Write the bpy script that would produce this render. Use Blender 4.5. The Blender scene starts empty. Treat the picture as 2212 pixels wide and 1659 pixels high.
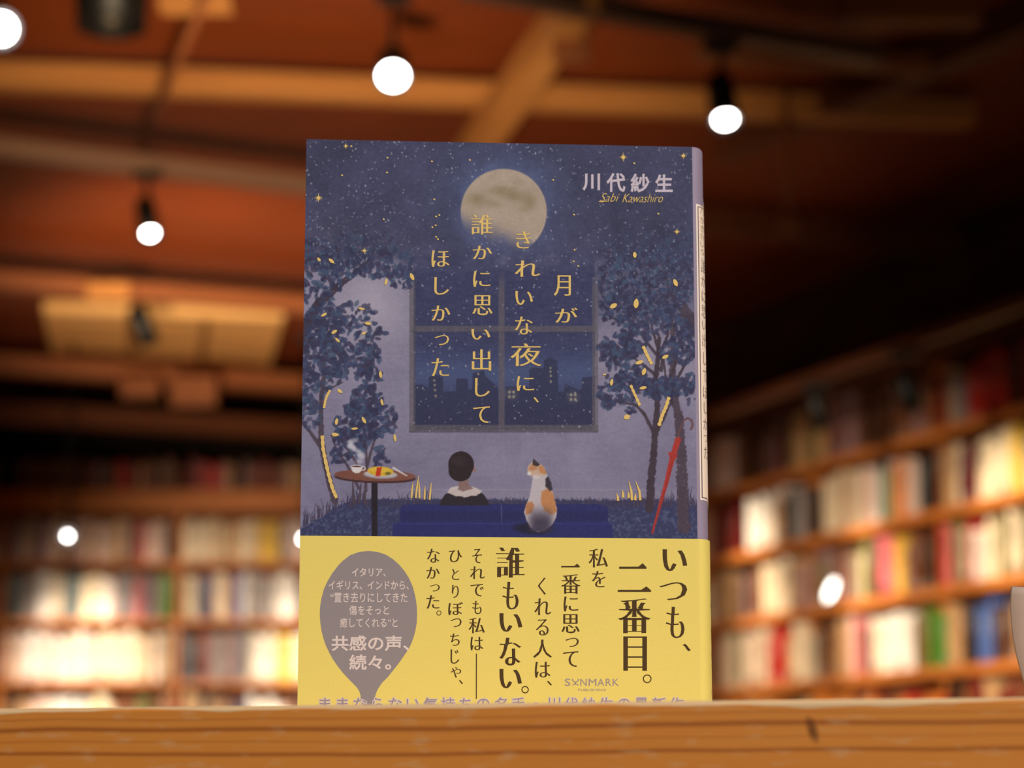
import bpy, bmesh, math, random
import numpy as np
from mathutils import Vector, Matrix

C = bpy.context.scene.collection
S = bpy.context.scene

# ---------------------------------------------------------------- camera
FPX, CX, CY = 5000.0, 1106.0, 829.5            # focal length in pixels of the 2212x1659 frame
PITCH = 0.17625
CAMZ = 1.0
FOCUS = 0.737
cam = bpy.data.cameras.new('camera')
cam.sensor_fit = 'HORIZONTAL'
cam.sensor_width = 36.0
cam.lens = 36.0 * FPX / 2212.0
cam.clip_start, cam.clip_end = 0.02, 60
cam.dof.use_dof = True
cam.dof.focus_distance = FOCUS
cam.dof.aperture_fstop = 12.0
camo = bpy.data.objects.new('camera', cam)
camo.location = (0, 0, CAMZ)
camo.rotation_euler = (math.pi / 2 + PITCH, 0, 0)
C.objects.link(camo)
S.camera = camo

# ---------------------------------------------------------------- world, exposure
w = bpy.data.worlds.new('world')
S.world = w
w.use_nodes = True
w.node_tree.nodes['Background'].inputs[0].default_value = (1.0, 0.62, 0.36, 1)
w.node_tree.nodes['Background'].inputs[1].default_value = 0.02
S.view_settings.view_transform = 'Standard'
S.view_settings.look = 'None'
S.view_settings.exposure = 0.0
S.view_settings.gamma = 1.0
S.view_settings.use_curve_mapping = False
S.cycles.use_denoising = True
S.cycles.max_bounces = 6
S.cycles.diffuse_bounces = 3
S.cycles.sample_clamp_indirect = 4.0

CP, SP = math.cos(PITCH), math.sin(PITCH)
def ray(px, py):
    """direction of a photograph pixel, in the world"""
    u, v = (px - CX) / FPX, -(py - CY) / FPX
    return Vector((u, CP - v * SP, SP + v * CP))
def at_y(px, py, Y):
    d = ray(px, py)
    return Vector((0, 0, CAMZ)) + d * (Y / d.y)
def at_z(px, py, Z):
    d = ray(px, py)
    return Vector((0, 0, CAMZ)) + d * ((Z - CAMZ) / d.z)
def to_px(p):
    x, y, z = p[0], p[1], p[2] - CAMZ
    zc = y * CP + z * SP
    yc = -y * SP + z * CP
    return CX + FPX * x / zc, CY - FPX * yc / zc

# ---------------------------------------------------------------- unseen spots without fixtures
WARM = (1.0, 0.80, 0.58)
def lamp(kind, name, loc, target, power, color=WARM, radius=0.05, cone=60, blend=0.6):
    l = bpy.data.lights.new(name, kind)
    l.energy = power
    l.color = color
    if kind == 'AREA':
        l.size = radius
    else:
        l.shadow_soft_size = radius
    if kind == 'SPOT':
        l.spot_size = math.radians(cone)
        l.spot_blend = blend
    o = bpy.data.objects.new(name, l)
    o.location = loc
    if target is not None:
        o.rotation_euler = (Vector(target) - Vector(loc)).to_track_quat('-Z', 'Y').to_euler()
    C.objects.link(o)
    return o
# unseen spots without fixtures, camera's side: they light the book and the counter
SOFT = (1.0, 0.92, 0.83)
lamp('SPOT', 'unseen_spot', (1.55, -0.75, 2.5), (0.0, 0.74, 1.12), 215, SOFT, 0.2, 40)
lamp('SPOT', 'unseen_spot', (-0.7, -1.6, 2.5), (0.0, 0.74, 1.1), 95, SOFT, 0.22, 40)
# added upward spots, no real lamps, to brighten the ceiling timber
UP = (1.0, 0.74, 0.45)
lamp('SPOT', 'unseen_spot', (-0.75, 4.4, 1.3), (-0.6, 6.9, 3.2), 430, UP, 0.2, 54, 1.0)
lamp('SPOT', 'unseen_spot', (-1.3, 6.6, 1.5), (-1.2, 9.8, 3.25), 900, UP, 0.2, 42, 1.0)
lamp('SPOT', 'unseen_spot', (1.6, 4.6, 1.3), (1.2, 7.6, 3.2), 17, UP, 0.2, 70, 1.0)
# added fill spots, no real lamps, to brighten the bookcases
lamp('SPOT', 'unseen_spot', (-1.5, 7.6, 2.3), (-1.5, 12.3, 1.1), 1250, WARM, 0.25, 41, 1.0)
lamp('SPOT', 'unseen_spot', (-0.2, 5.6, 2.2), (1.5, 9.3, 1.2), 900, WARM, 0.25, 44, 1.0)

# ---------------------------------------------------------------- helpers
def lin(c):
    c = np.asarray(c, dtype=float) / 255.0
    return np.where(c <= 0.04045, c / 12.92, ((c + 0.055) / 1.055) ** 2.4)
def rgb(*c):
    return tuple(float(x) for x in lin(c)) + (1.0,)

def mat(name, col, rough=0.6, metal=0.0, spec=0.3):
    m = bpy.data.materials.new(name)
    m.use_nodes = True
    b = m.node_tree.nodes['Principled BSDF']
    b.inputs['Base Color'].default_value = col
    b.inputs['Roughness'].default_value = rough
    b.inputs['Metallic'].default_value = metal
    b.inputs['Specular IOR Level'].default_value = spec
    return m

def noise_mat(name, c1, c2, scale, rough=0.6, stretch=(1, 1, 1), bump=0.0, spec=0.3, detail=4):
    m = mat(name, c1, rough, 0, spec)
    nt = m.node_tree
    b = nt.nodes['Principled BSDF']
    tc = nt.nodes.new('ShaderNodeTexCoord')
    mp = nt.nodes.new('ShaderNodeMapping')
    mp.inputs['Scale'].default_value = stretch
    no = nt.nodes.new('ShaderNodeTexNoise')
    no.inputs['Scale'].default_value = scale
    no.inputs['Detail'].default_value = detail
    cr = nt.nodes.new('ShaderNodeValToRGB')
    cr.color_ramp.elements[0].position, cr.color_ramp.elements[1].position = 0.3, 0.7
    cr.color_ramp.elements[0].color, cr.color_ramp.elements[1].color = c1, c2
    nt.links.new(tc.outputs['Object'], mp.inputs['Vector'])
    nt.links.new(mp.outputs['Vector'], no.inputs['Vector'])
    nt.links.new(no.outputs['Fac'], cr.inputs['Fac'])
    nt.links.new(cr.outputs['Color'], b.inputs['Base Color'])
    if bump:
        bp = nt.nodes.new('ShaderNodeBump')
        bp.inputs['Strength'].default_value = bump
        bp.inputs['Distance'].default_value = 0.002
        nt.links.new(no.outputs['Fac'], bp.inputs['Height'])
        nt.links.new(bp.outputs['Normal'], b.inputs['Normal'])
    return m

def emit(name, col, strength):
    m = bpy.data.materials.new(name)
    m.use_nodes = True
    nt = m.node_tree
    nt.nodes.clear()
    e = nt.nodes.new('ShaderNodeEmission')
    e.inputs[0].default_value = col
    e.inputs[1].default_value = strength
    o = nt.nodes.new('ShaderNodeOutputMaterial')
    nt.links.new(e.outputs[0], o.inputs[0])
    return m

def box(bm, lo, hi, mi=0):
    v = [bm.verts.new((x, y, z)) for z in (lo[2], hi[2]) for y in (lo[1], hi[1]) for x in (lo[0], hi[0])]
    for q in ((0, 2, 3, 1), (4, 5, 7, 6), (0, 1, 5, 4), (2, 6, 7, 3), (0, 4, 6, 2), (1, 3, 7, 5)):
        f = bm.faces.new([v[i] for i in q])
        f.material_index = mi
def obj(name, bm, m, parent=None, smooth=False, bevel=0.0):
    me = bpy.data.meshes.new(name)
    bm.normal_update()
    bm.to_mesh(me)
    bm.free()
    for x in (m if isinstance(m, (list, tuple)) else [m]):
        me.materials.append(x)
    if smooth:
        for p in me.polygons:
            p.use_smooth = True
    o = bpy.data.objects.new(name, me)
    C.objects.link(o)
    if parent is not None:
        o.parent = parent
    if bevel:
        b = o.modifiers.new('bevel', 'BEVEL')
        b.width, b.segments, b.limit_method = bevel, 2, 'ANGLE'
    return o
def box_obj(name, lo, hi, m, parent=None, bevel=0.0):
    bm = bmesh.new()
    box(bm, lo, hi)
    return obj(name, bm, m, parent, bevel=bevel)
def thing(name, label, cat, loc=(0, 0, 0), rotz=0.0, group=None):
    o = bpy.data.objects.new(name, None)
    o.empty_display_size = 0.05
    C.objects.link(o)
    o.location = loc
    o.rotation_euler = (0, 0, rotz)
    return tag(o, label, cat, group)
def tag(o, label, cat=None, group=None, kind=None):
    if label: o['label'] = label
    if cat: o['category'] = cat
    if group: o['group'] = group
    if kind: o['kind'] = kind
    return o
def lathe(bm, prof, n=28, axis=(0, 0, 0), mi=0, cap0=False, cap1=False):
    rings = []
    for r, z in prof:
        rings.append([bm.verts.new((axis[0] + r * math.cos(2 * math.pi * k / n), axis[1] + r * math.sin(2 * math.pi * k / n), axis[2] + z)) for k in range(n)])
    for a, b in zip(rings, rings[1:]):
        for k in range(n):
            f = bm.faces.new((a[k], a[(k + 1) % n], b[(k + 1) % n], b[k]))
            f.material_index = mi
    if cap0: bm.faces.new(list(reversed(rings[0]))).material_index = mi
    if cap1: bm.faces.new(rings[-1]).material_index = mi
def beam_between(name, p, q, w_, h_, m, label=None, bevel=0.004, drop=0.0):
    """a straight timber from p to q (centre line), w_ wide and h_ high"""
    p, q = Vector(p), Vector(q)
    d = q - p
    L = d.length
    bm = bmesh.new()
    box(bm, (0, -w_ / 2, -h_ / 2), (L, w_ / 2, h_ / 2))
    o = obj(name, bm, m, bevel=bevel)
    d.normalize()
    side = Vector((0, 0, 1)).cross(d).normalized()
    up = d.cross(side)
    M = Matrix((d, side, up)).transposed().to_4x4()
    M.translation = p
    o.matrix_world = M
    return o

# ---------------------------------------------------------------- materials of the room
M_plank = noise_mat('ceiling_boards', rgb(112, 48, 16), rgb(134, 58, 18), 3.0, 0.6, (1.0, 9.0, 1.0))
M_beam = noise_mat('joist_timber', rgb(176, 116, 62), rgb(200, 138, 76), 2.0, 0.55, (1.0, 12.0, 12.0))
M_beam2 = noise_mat('brown_timber', rgb(128, 74, 44), rgb(150, 90, 54), 2.0, 0.55, (1.0, 12.0, 12.0))
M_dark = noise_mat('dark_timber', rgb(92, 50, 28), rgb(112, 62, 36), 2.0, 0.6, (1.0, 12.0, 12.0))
M_wallback = noise_mat('dark_wall', rgb(30, 22, 18), rgb(38, 28, 22), 3.0, 0.9)
M_wall = noise_mat('brown_wall', rgb(74, 36, 20), rgb(52, 26, 15), 1.6, 0.9, (1, 1, 3))
M_floor = noise_mat('floor_boards', rgb(108, 78, 52), rgb(136, 98, 66), 2.0, 0.5, (1.0, 12.0, 1.0))
M_track = mat('painted_track', rgb(142, 108, 88), 0.45)
M_black = mat('black_metal', rgb(20, 19, 19), 0.45, 0.0, 0.4)
M_case = noise_mat('bookcase_pine', rgb(184, 106, 44), rgb(204, 124, 56), 2.0, 0.5, (2.0, 2.0, 14.0))
M_caseback = noise_mat('bookcase_back', rgb(136, 76, 38), rgb(150, 86, 44), 2.0, 0.6, (8.0, 2.0, 2.0))
M_white = mat('white_enamel', rgb(226, 214, 200), 0.5)
M_lens = emit('lamp_lens', (1.0, 0.97, 0.92, 1), 38.0)
M_lens_off = mat('unlit_lens', rgb(120, 108, 92), 0.3)

# ---------------------------------------------------------------- room shell
CZ = 3.27                                       # ceiling height
AX = math.radians(20.6)                         # the right bookcase runs this far off the line of view
RA = Vector((-math.sin(AX), math.cos(AX), 0))   # along it, away from the camera
RB = Vector((math.cos(AX), math.sin(AX), 0))    # through it, to the right
YB = 12.3                                       # front of the back bookcase
R0 = at_y(2212, 1434, 8.1); R0.z = 0            # a point on the right bookcase's front
wr = R0 + RB * 0.36                             # right wall line
def wr_at(y): return wr + RA * ((y - wr.y) / RA.y)
pa, pb = wr_at(-3.5), wr_at(13.2)
outline = [(-5.5, -3.5), (pa.x, -3.5), (pb.x, 13.2), (-5.5, 13.2)]
def slab(name, z0, z1, m):
    bm = bmesh.new()
    lo = [bm.verts.new((x, y, z0)) for x, y in outline]
    hi = [bm.verts.new((x, y, z1)) for x, y in outline]
    bm.faces.new(list(reversed(lo))); bm.faces.new(hi)
    for k in range(4):
        bm.faces.new((lo[k], lo[(k + 1) % 4], hi[(k + 1) % 4], hi[k]))
    o = obj(name, bm, m)
    o['kind'] = 'structure'
    return o
slab('floor', -0.1, 0.0, M_floor)
slab('ceiling', CZ, CZ + 0.1, M_plank)
def wall(name, a, b, m, t=0.12):
    a, b = Vector((a[0], a[1], 0)), Vector((b[0], b[1], 0))
    d = (b - a).normalized()
    n = Vector((d.y, -d.x, 0))                   # outwards
    bm = bmesh.new()
    pts = [a, b, b + n * t, a + n * t]
    lo = [bm.verts.new((p.x, p.y, 0)) for p in pts]
    hi = [bm.verts.new((p.x, p.y, CZ)) for p in pts]
    bm.faces.new(lo); bm.faces.new(list(reversed(hi)))
    for k in range(4):
        bm.faces.new((lo[(k + 1) % 4], lo[k], hi[k], hi[(k + 1) % 4]))
    bmesh.ops.recalc_face_normals(bm, faces=bm.faces)
    o = obj(name, bm, m)
    o['kind'] = 'structure'
wall('wall_front', outline[0], outline[1], M_wall)
wall('wall_right', outline[1], outline[2], M_wall)
wall('wall_back', outline[2], outline[3], M_wallback)
wall('wall_left', outline[3], outline[0], M_wall)

# ceiling timbers: (from px, to px, height of the centre line, width, height, material, label)
def joist(p, q, z, w_, h_, m, label, z2=None):
    o = beam_between('ceiling_beam', at_z(p[0], p[1], z), at_z(q[0], q[1], z if z2 is None else z2), w_, h_, m)
    tag(o, label, None, None, 'structure')
joist((-900, 126), (2100, 249), 3.2, 0.09, 0.075, M_beam, 'broad pale timber joist crossing the ceiling behind the lamps')
joist((-900, 533), (1300, 712), 3.12, 0.09, 0.07, M_beam2, 'brown timber joist above the ceiling cassette')
joist((-900, 725), (1250, 871), 3.08, 0.12, 0.09, M_beam2, 'brown timber joist below the ceiling cassette')
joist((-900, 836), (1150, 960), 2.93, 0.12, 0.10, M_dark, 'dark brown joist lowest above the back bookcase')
joist((960, 418), (1262, -20), 3.08, 0.09, 0.10, M_beam, 'bright diagonal timber running away above the book')
joist((1500, 112), (2000, 142), 3.17, 0.07, 0.05, M_beam2, 'thin reddish batten beside the upper right lamp')
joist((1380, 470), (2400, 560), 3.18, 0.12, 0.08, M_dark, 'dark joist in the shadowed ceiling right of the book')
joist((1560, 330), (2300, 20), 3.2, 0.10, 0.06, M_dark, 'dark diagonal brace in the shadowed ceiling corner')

# ---------------------------------------------------------------- right and back bookcases
SH = 0.026
def bookcase(root, length, depth, ups, zs, ztop, fascia):
    """local x along the front, local y into the case; zs = undersides' centre heights of the shelf boards, top first"""
    for x in ups:
        box_obj('upright', (x - 0.014, 0.004, 0.0), (x + 0.014, depth, ztop - 0.0005), M_case, root, 0.001)
    for k, z in enumerate(zs):
        for a, b in zip(ups, ups[1:]):
            box_obj('shelf_board', (a + 0.0145, 0.0, z - SH / 2), (b - 0.0145, depth - 0.012, z + SH / 2), M_case, root, 0.001)
    box_obj('top_board', (ups[0] - 0.02, -0.012, ztop), (ups[-1] + 0.02, depth, ztop + fascia), M_case, root, 0.002)
    box_obj('back_panel', (ups[0] + 0.0145, depth - 0.0115, 0.05), (ups[-1] - 0.0145, depth - 0.0005, ztop - 0.0005), M_caseback, root)
    box_obj('plinth', (ups[0] + 0.0145, 0.03, 0.0), (ups[-1] - 0.0145, 0.05, 0.05), M_case, root)

# back bookcase: local x = world x
zb = [at_y(300, y, YB).z for y in (1217, 1342, 1476)]
pitch_b = (zb[0] - zb[-1]) / 2
z = zb[-1] - pitch_b
while z > 0.12:
    zb.append(z); z -= pitch_b
zb_top = at_y(300, 1106, YB).z
zb_fas = at_y(300, 1058, YB).z - zb_top
ups_b = [at_y(px, 1300, YB).x for px in (-372, 4, 383)]
step = ups_b[2] - ups_b[1]
ups_b += [ups_b[2] + step, ups_b[2] + step * 1.75]
bb = thing('bookcase', 'tall pine bookcase along the back wall left of the book', 'bookcase', (0, YB, 0))
bookcase(bb, 0, 0.30, ups_b, zb, zb_top, zb_fas)

# right bookcase
zr = [at_y(2212, y, R0.y).z for y in (889, 1072, 1250, 1434)]
pitch_r = (zr[0] - zr[-1]) / 3
z = zr[-1] - pitch_r
while z > 0.12:
    zr.append(z); z -= pitch_r
zr_top = zr[0] + pitch_r * 0.95
rc = thing('bookcase', 'long pine bookcase receding along the right hand wall', 'bookcase', R0, AX + math.pi / 2)
# local x runs along RA; local y must run along RB -> mirror of the usual frame, so depth is negative local y
ups_r = [-1.45, -0.42, 0.62, 1.66, 2.70, 3.60]
def bookcase_r():
    d = 0.28
    for x in ups_r:
        box_obj('upright', (x - 0.009, -d, 0.0), (x + 0.009, -0.05, zr_top - 0.0005), M_case, rc, 0.001)
    for z in zr:
        for a, b in zip(ups_r, ups_r[1:]):
            box_obj('shelf_board', (a + 0.0095 if a == ups_r[0] else a - 0.0, -d + 0.012, z - 0.019), (b - 0.0003, 0.0, z + 0.019), M_case, rc, 0.001)
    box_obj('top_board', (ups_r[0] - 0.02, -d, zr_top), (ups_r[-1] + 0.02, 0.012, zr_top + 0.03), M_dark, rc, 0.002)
    box_obj('back_panel', (ups_r[0] + 0.0145, -d + 0.0005, 0.05), (ups_r[-1] - 0.0145, -d + 0.0115, zr_top - 0.0005), M_caseback, rc)
    box_obj('plinth', (ups_r[0] + 0.0145, -0.05, 0.0), (ups_r[-1] - 0.0145, -0.03, 0.05), M_case, rc)
bookcase_r()

# ---------------------------------------------------------------- books on the shelves
COL = {
    'white': (236, 228, 220), 'cream': (226, 206, 176), 'pinkish': (222, 190, 176), 'tan': (196, 156, 112),
    'brown': (116, 70, 46), 'dark brown': (62, 40, 32), 'red': (176, 36, 30), 'dark red': (112, 28, 28),
    'pink': (206, 106, 112), 'yellow': (222, 178, 58), 'orange': (212, 126, 52), 'green': (72, 130, 46),
    'olive': (112, 104, 50), 'teal': (58, 82, 84), 'navy': (48, 52, 86), 'blue': (78, 104, 168),
    'grey': (150, 140, 138), 'slate': (84, 82, 92), 'black': (30, 27, 28), 'mauve': (150, 118, 122)}
M_page = noise_mat('book_pages', rgb(222, 208, 184), rgb(234, 222, 200), 40, 0.8, (12, 1, 0.2))
def cover_mat(name, c):
    """cover cloth with a paler title block and a foot band on the spine"""
    m = mat('cover_' + name.replace(' ', '_'), rgb(*c), 0.5)
    nt = m.node_tree
    b = nt.nodes['Principled BSDF']
    tc = nt.nodes.new('ShaderNodeTexCoord')
    sp = nt.nodes.new('ShaderNodeSeparateXYZ')
    oi = nt.nodes.new('ShaderNodeObjectInfo')
    nt.links.new(tc.outputs['Generated'], sp.inputs[0])
    def mth(op, a, bv):
        n = nt.nodes.new('ShaderNodeMath'); n.operation = op
        for i, x in enumerate((a, bv)):
            if isinstance(x, (int, float)): n.inputs[i].default_value = x
            else: nt.links.new(x, n.inputs[i])
        return n.outputs[0]
    top = mth('MULTIPLY', mth('GREATER_THAN', sp.outputs[2], 0.5), mth('LESS_THAN', sp.outputs[2], 0.9))
    mid = mth('LESS_THAN', mth('ABSOLUTE', mth('SUBTRACT', sp.outputs[0], 0.5), 0), 0.22)
    front = mth('LESS_THAN', sp.outputs[1], 0.08)
    fac = mth('MULTIPLY', mth('MULTIPLY', top, mid), front)
    foot = mth('MULTIPLY', mth('LESS_THAN', sp.outputs[2], 0.16), front)
    fac = mth('MAXIMUM', fac, mth('MULTIPLY', foot, mth('GREATER_THAN', oi.outputs['Random'], 0.6)))
    mx = nt.nodes.new('ShaderNodeMix'); mx.data_type = 'RGBA'
    lum = 0.3 * c[0] + 0.6 * c[1] + 0.1 * c[2]
    other = tuple(x * 0.55 for x in c) if lum > 120 else tuple(x * 0.5 + 100 for x in c)
    mx.inputs['A'].default_value = rgb(*c)
    mx.inputs['B'].default_value = rgb(*other)
    nt.links.new(mth('MULTIPLY', fac, 0.7), mx.inputs['Factor'])
    nt.links.new(mx.outputs['Result'], b.inputs['Base Color'])
    return m
M_cover = {k: cover_mat(k, v) for k, v in COL.items()}
def book_bm(tk, dp, ht, rnd):
    """spine at y = 0 facing -y, pages set back at head, tail and fore edge"""
    bm = bmesh.new()
    n = 5 if rnd else 1
    prof = [(-tk / 2, dp)]
    for k in range(n + 1):
        a = math.pi * (k / n)
        prof.append((-tk / 2 * math.cos(a), (0.006 if rnd else 0.0) * (1 - math.sin(a)) + 0.0005))
    prof += [(tk / 2, dp), (tk / 2 - 0.0025, dp), (tk / 2 - 0.0025, 0.009), (-tk / 2 + 0.0025, 0.009), (-tk / 2 + 0.0025, dp)]
    lo = [bm.verts.new((x, y, 0)) for x, y in prof]
    hi = [bm.verts.new((x, y, ht)) for x, y in prof]
    m_ = len(prof)
    for k in range(m_):
        bm.faces.new((lo[k], lo[(k + 1) % m_], hi[(k + 1) % m_], hi[k]))
    bm.faces.new(list(reversed(lo))); bm.faces.new(hi)
    box(bm, (-tk / 2 + 0.0024, 0.0088, 0.003), (tk / 2 - 0.0024, dp - 0.003, ht - 0.003), 1)
    return bm
def mk_template(rnd):
    me = bpy.data.meshes.new('book')
    bm = book_bm(0.03, 0.14, 0.2, rnd)
    bmesh.ops.recalc_face_normals(bm, faces=bm.faces)
    bm.to_mesh(me); bm.free()
    me.materials.append(M_cover['cream']); me.materials.append(M_page)
    return me
TEMPL = [mk_template(True), mk_template(False)]

def ordinal(n):
    return '%d%s' % (n, 'th' if 10 <= n % 100 <= 20 else {1: 'st', 2: 'nd', 3: 'rd'}.get(n % 10, 'th'))
rnd = random.Random(7)
cands = []      # every book: (shown area in px, world matrix, colour, label, group, tk, ht)
def pick(over, px, default):
    for a, b, cols in over:
        if a <= px < b:
            return rnd.choice(cols)
    return rnd.choice(default)
def fill_row(M, x0, x1, ysign, z, clear, over, default, tks, hts, lab, grp, inset=(0.012, 0.03), skip=0.0, depth=0.0):
    """books side by side from x0 to x1 (local), standing on z"""
    flip = ysign < 0
    x = x0 + 0.004
    items = []
    while True:
        tk = rnd.uniform(*tks)
        if x + tk > x1 - 0.004: break
        ht = clear * rnd.uniform(*hts)
        y = rnd.uniform(*inset) + depth
        W = M @ Matrix.Translation((x + tk / 2, y * ysign, z + 0.0006))
        if flip: W = W @ Matrix.Rotation(math.pi, 4, 'Z')
        px, py = to_px(W @ Vector((0, 0, ht / 2)))
        items.append([px, py, W, tk, ht])
        x += tk + rnd.uniform(0.0004, 0.0015)
        if rnd.random() < skip: x += rnd.uniform(0.03, 0.07)
    items.sort(key=lambda t: t[0])
    n = 0
    for px, py, W, tk, ht in items:
        col = pick(over, px, default)
        n += 1
        shown = not (670 < px < 1500) and -40 < px < 2250 and py < 1580 and py > -50
        e1 = to_px(W @ Vector((-tk / 2, 0, 0))); e2 = to_px(W @ Vector((tk / 2, 0, ht)))
        area = abs(e1[0] - e2[0]) * abs(e1[1] - e2[1]) if shown else 0.0
        if 1490 < py: area *= 0.2
        cands.append((area, W, col, lab % (col, ordinal(n)), grp, tk, ht))

# back bookcase rows
MB = Matrix.Translation((0, YB, 0))
row_over = {
    0: [(0, 190, ['dark brown', 'brown']), (215, 240, ['black', 'dark brown']), (250, 275, ['red']), (400, 430, ['dark red']), (440, 480, ['red', 'brown'])],
    1: [(280, 310, ['pink']), (345, 360, ['pinkish', 'tan']), (360, 383, ['dark brown', 'brown']), (383, 392, ['brown']), (392, 432, ['cream']), (432, 562, ['tan', 'cream', 'cream']), (562, 597, ['yellow']), (597, 612, ['slate']), (612, 660, ['pinkish', 'white'])],
    2: [(-30, 16, ['dark red']), (16, 38, ['teal']), (38, 150, ['white', 'cream', 'grey']), (150, 172, ['teal']), (172, 245, ['pinkish', 'cream', 'white']), (245, 280, ['grey', 'slate']), (280, 304, ['pink', 'pinkish']), (304, 347, ['slate', 'mauve']), (347, 363, ['green']), (363, 400, ['tan', 'olive']), (400, 422, ['cream']), (422, 456, ['navy']), (456, 496, ['cream', 'pinkish']), (496, 513, ['dark red']), (513, 527, ['blue']), (527, 660, ['pinkish', 'white', 'white', 'grey'])],
    3: [(-30, 30, ['tan', 'pinkish']), (30, 270, ['white', 'white', 'cream', 'pinkish']), (270, 320, ['pinkish', 'pink', 'cream']), (320, 383, ['cream', 'tan', 'white']), (383, 430, ['dark brown', 'red', 'slate']), (430, 456, ['brown', 'dark red']), (456, 512, ['mauve', 'grey']), (512, 537, ['slate']), (537, 602, ['cream', 'white']), (602, 660, ['white', 'yellow', 'white'])],
    4: [(60, 110, ['pinkish']), (110, 200, ['white']), (185, 240, ['yellow', 'cream']), (290, 330, ['olive']), (395, 420, ['tan']), (500, 540, ['navy']), (540, 620, ['white'])]}
defaults_b = {0: ['brown', 'dark brown', 'tan', 'mauve', 'dark red'], 1: ['tan', 'pinkish', 'mauve', 'pinkish'], 2: ['pinkish', 'white', 'cream'], 3: ['white', 'cream'], 4: ['brown', 'brown', 'tan', 'dark red', 'dark brown']}
names_b = ['on top of the back bookcase', "on the back bookcase's highest shelf", "on the back bookcase's second shelf", "on the back bookcase's third shelf", "on the back bookcase's lowest visible shelf"]
zrows_b = [zb_top + zb_fas] + [z + SH / 2 for z in zb[:4]]
bay_b = ['outer', 'left', 'middle', 'right']
for r in range(5):
    for bi, (a, b) in enumerate(zip(ups_b, ups_b[1:])):
        z0 = zrows_b[r]
        clear = 0.225 if r == 0 else ((zb_top if r == 1 else zb[r - 2] - SH / 2) - z0)
        hts = (0.55, 0.8) if r == 0 else ((0.72, 0.9) if r < 4 else (0.62, 0.9))
        fill_row(MB, a + 0.015, b - 0.015, 1, z0, clear, row_over[r], defaults_b[r], (0.02, 0.042), hts,
                 '%s book, %s in the ' + bay_b[bi] + ' bay ' + names_b[r], 'books ' + names_b[r], skip=0.02)
# right bookcase rows
MR = Matrix.Translation(R0) @ Matrix.Rotation(AX + math.pi / 2, 4, 'Z')
ro = {
    0: [(2095, 2175, ['red']), (2050, 2095, ['tan', 'grey']), (2175, 2200, ['black']), (2200, 2260, ['dark red', 'red']), (1800, 1850, ['brown', 'mauve']), (1700, 1790, ['tan', 'olive']), (1535, 1590, ['pinkish', 'white'])],
    1: [(2100, 2250, ['cream', 'yellow', 'cream']), (2068, 2100, ['dark red', 'navy']), (2040, 2068, ['tan', 'cream']), (2005, 2040, ['brown', 'orange']), (1965, 2005, ['teal', 'black']), (1925, 1965, ['orange', 'pinkish']), (1900, 1925, ['teal', 'green']), (1866, 1900, ['pinkish', 'white']), (1850, 1866, ['dark red']), (1770, 1850, ['tan', 'pinkish', 'cream']), (1745, 1770, ['dark brown']), (1700, 1745, ['teal', 'grey', 'brown']), (1612, 1675, ['white', 'white', 'cream']), (1540, 1600, ['dark red', 'brown'])],
    2: [(2160, 2250, ['dark brown', 'cream', 'olive']), (2105, 2160, ['cream', 'white']), (2080, 2105, ['red', 'cream']), (2050, 2080, ['dark brown', 'olive']), (2030, 2050, ['red', 'pink']), (1975, 2030, ['pinkish', 'tan', 'dark brown']), (1935, 1962, ['yellow']), (1890, 1935, ['pink', 'cream']), (1850, 1890, ['cream', 'dark brown', 'olive']), (1760, 1850, ['brown', 'olive', 'mauve']), (1650, 1700, ['cream', 'white']), (1545, 1640, ['brown', 'mauve', 'tan', 'dark brown'])],
    3: [(2150, 2260, ['dark brown', 'tan', 'brown']), (2110, 2150, ['blue', 'navy']), (2060, 2110, ['black', 'dark brown', 'tan']), (2045, 2060, ['orange', 'tan']), (2010, 2045, ['green']), (1980, 2010, ['olive', 'brown']), (1880, 1978, ['white', 'white', 'cream']), (1825, 1880, ['pink', 'dark red', 'pinkish']), (1780, 1825, ['tan', 'brown', 'tan']), (1755, 1780, ['dark brown']), (1700, 1755, ['tan', 'cream']), (1660, 1700, ['red']), (1560, 1640, ['cream', 'olive', 'pinkish'])],
    4: [(2050, 2085, ['black', 'dark red']), (1900, 2050, ['orange', 'red', 'brown'])]}
dr = {0: ['brown', 'dark brown', 'dark red', 'mauve', 'brown'], 1: ['tan', 'cream', 'brown', 'pinkish'], 2: ['tan', 'brown', 'cream', 'mauve'], 3: ['tan', 'brown', 'cream', 'dark red'], 4: ['orange', 'brown', 'dark red', 'tan']}
names_r = ["on the right bookcase's dim top shelf", "on the right bookcase's second shelf", "on the right bookcase's third shelf", "on the right bookcase's fourth shelf", "on the right bookcase's lowest visible shelf"]
bay_r = ['nearest', 'near', 'middle', 'far', 'farthest']
for r in range(5):
    for bi, (a, b) in enumerate(zip(ups_r, ups_r[1:])):
        z0 = zr[r] + 0.019
        clear = (zr_top if r == 0 else zr[r - 1] - 0.019) - z0
        fill_row(MR, a + 0.015, b - 0.015, -1, z0, clear, ro[r], dr[r], (0.026, 0.055), (0.7, 0.95),
                 '%s book, %s in the ' + bay_r[bi] + ' bay ' + names_r[r], 'books ' + names_r[r], skip=0.03)

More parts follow.
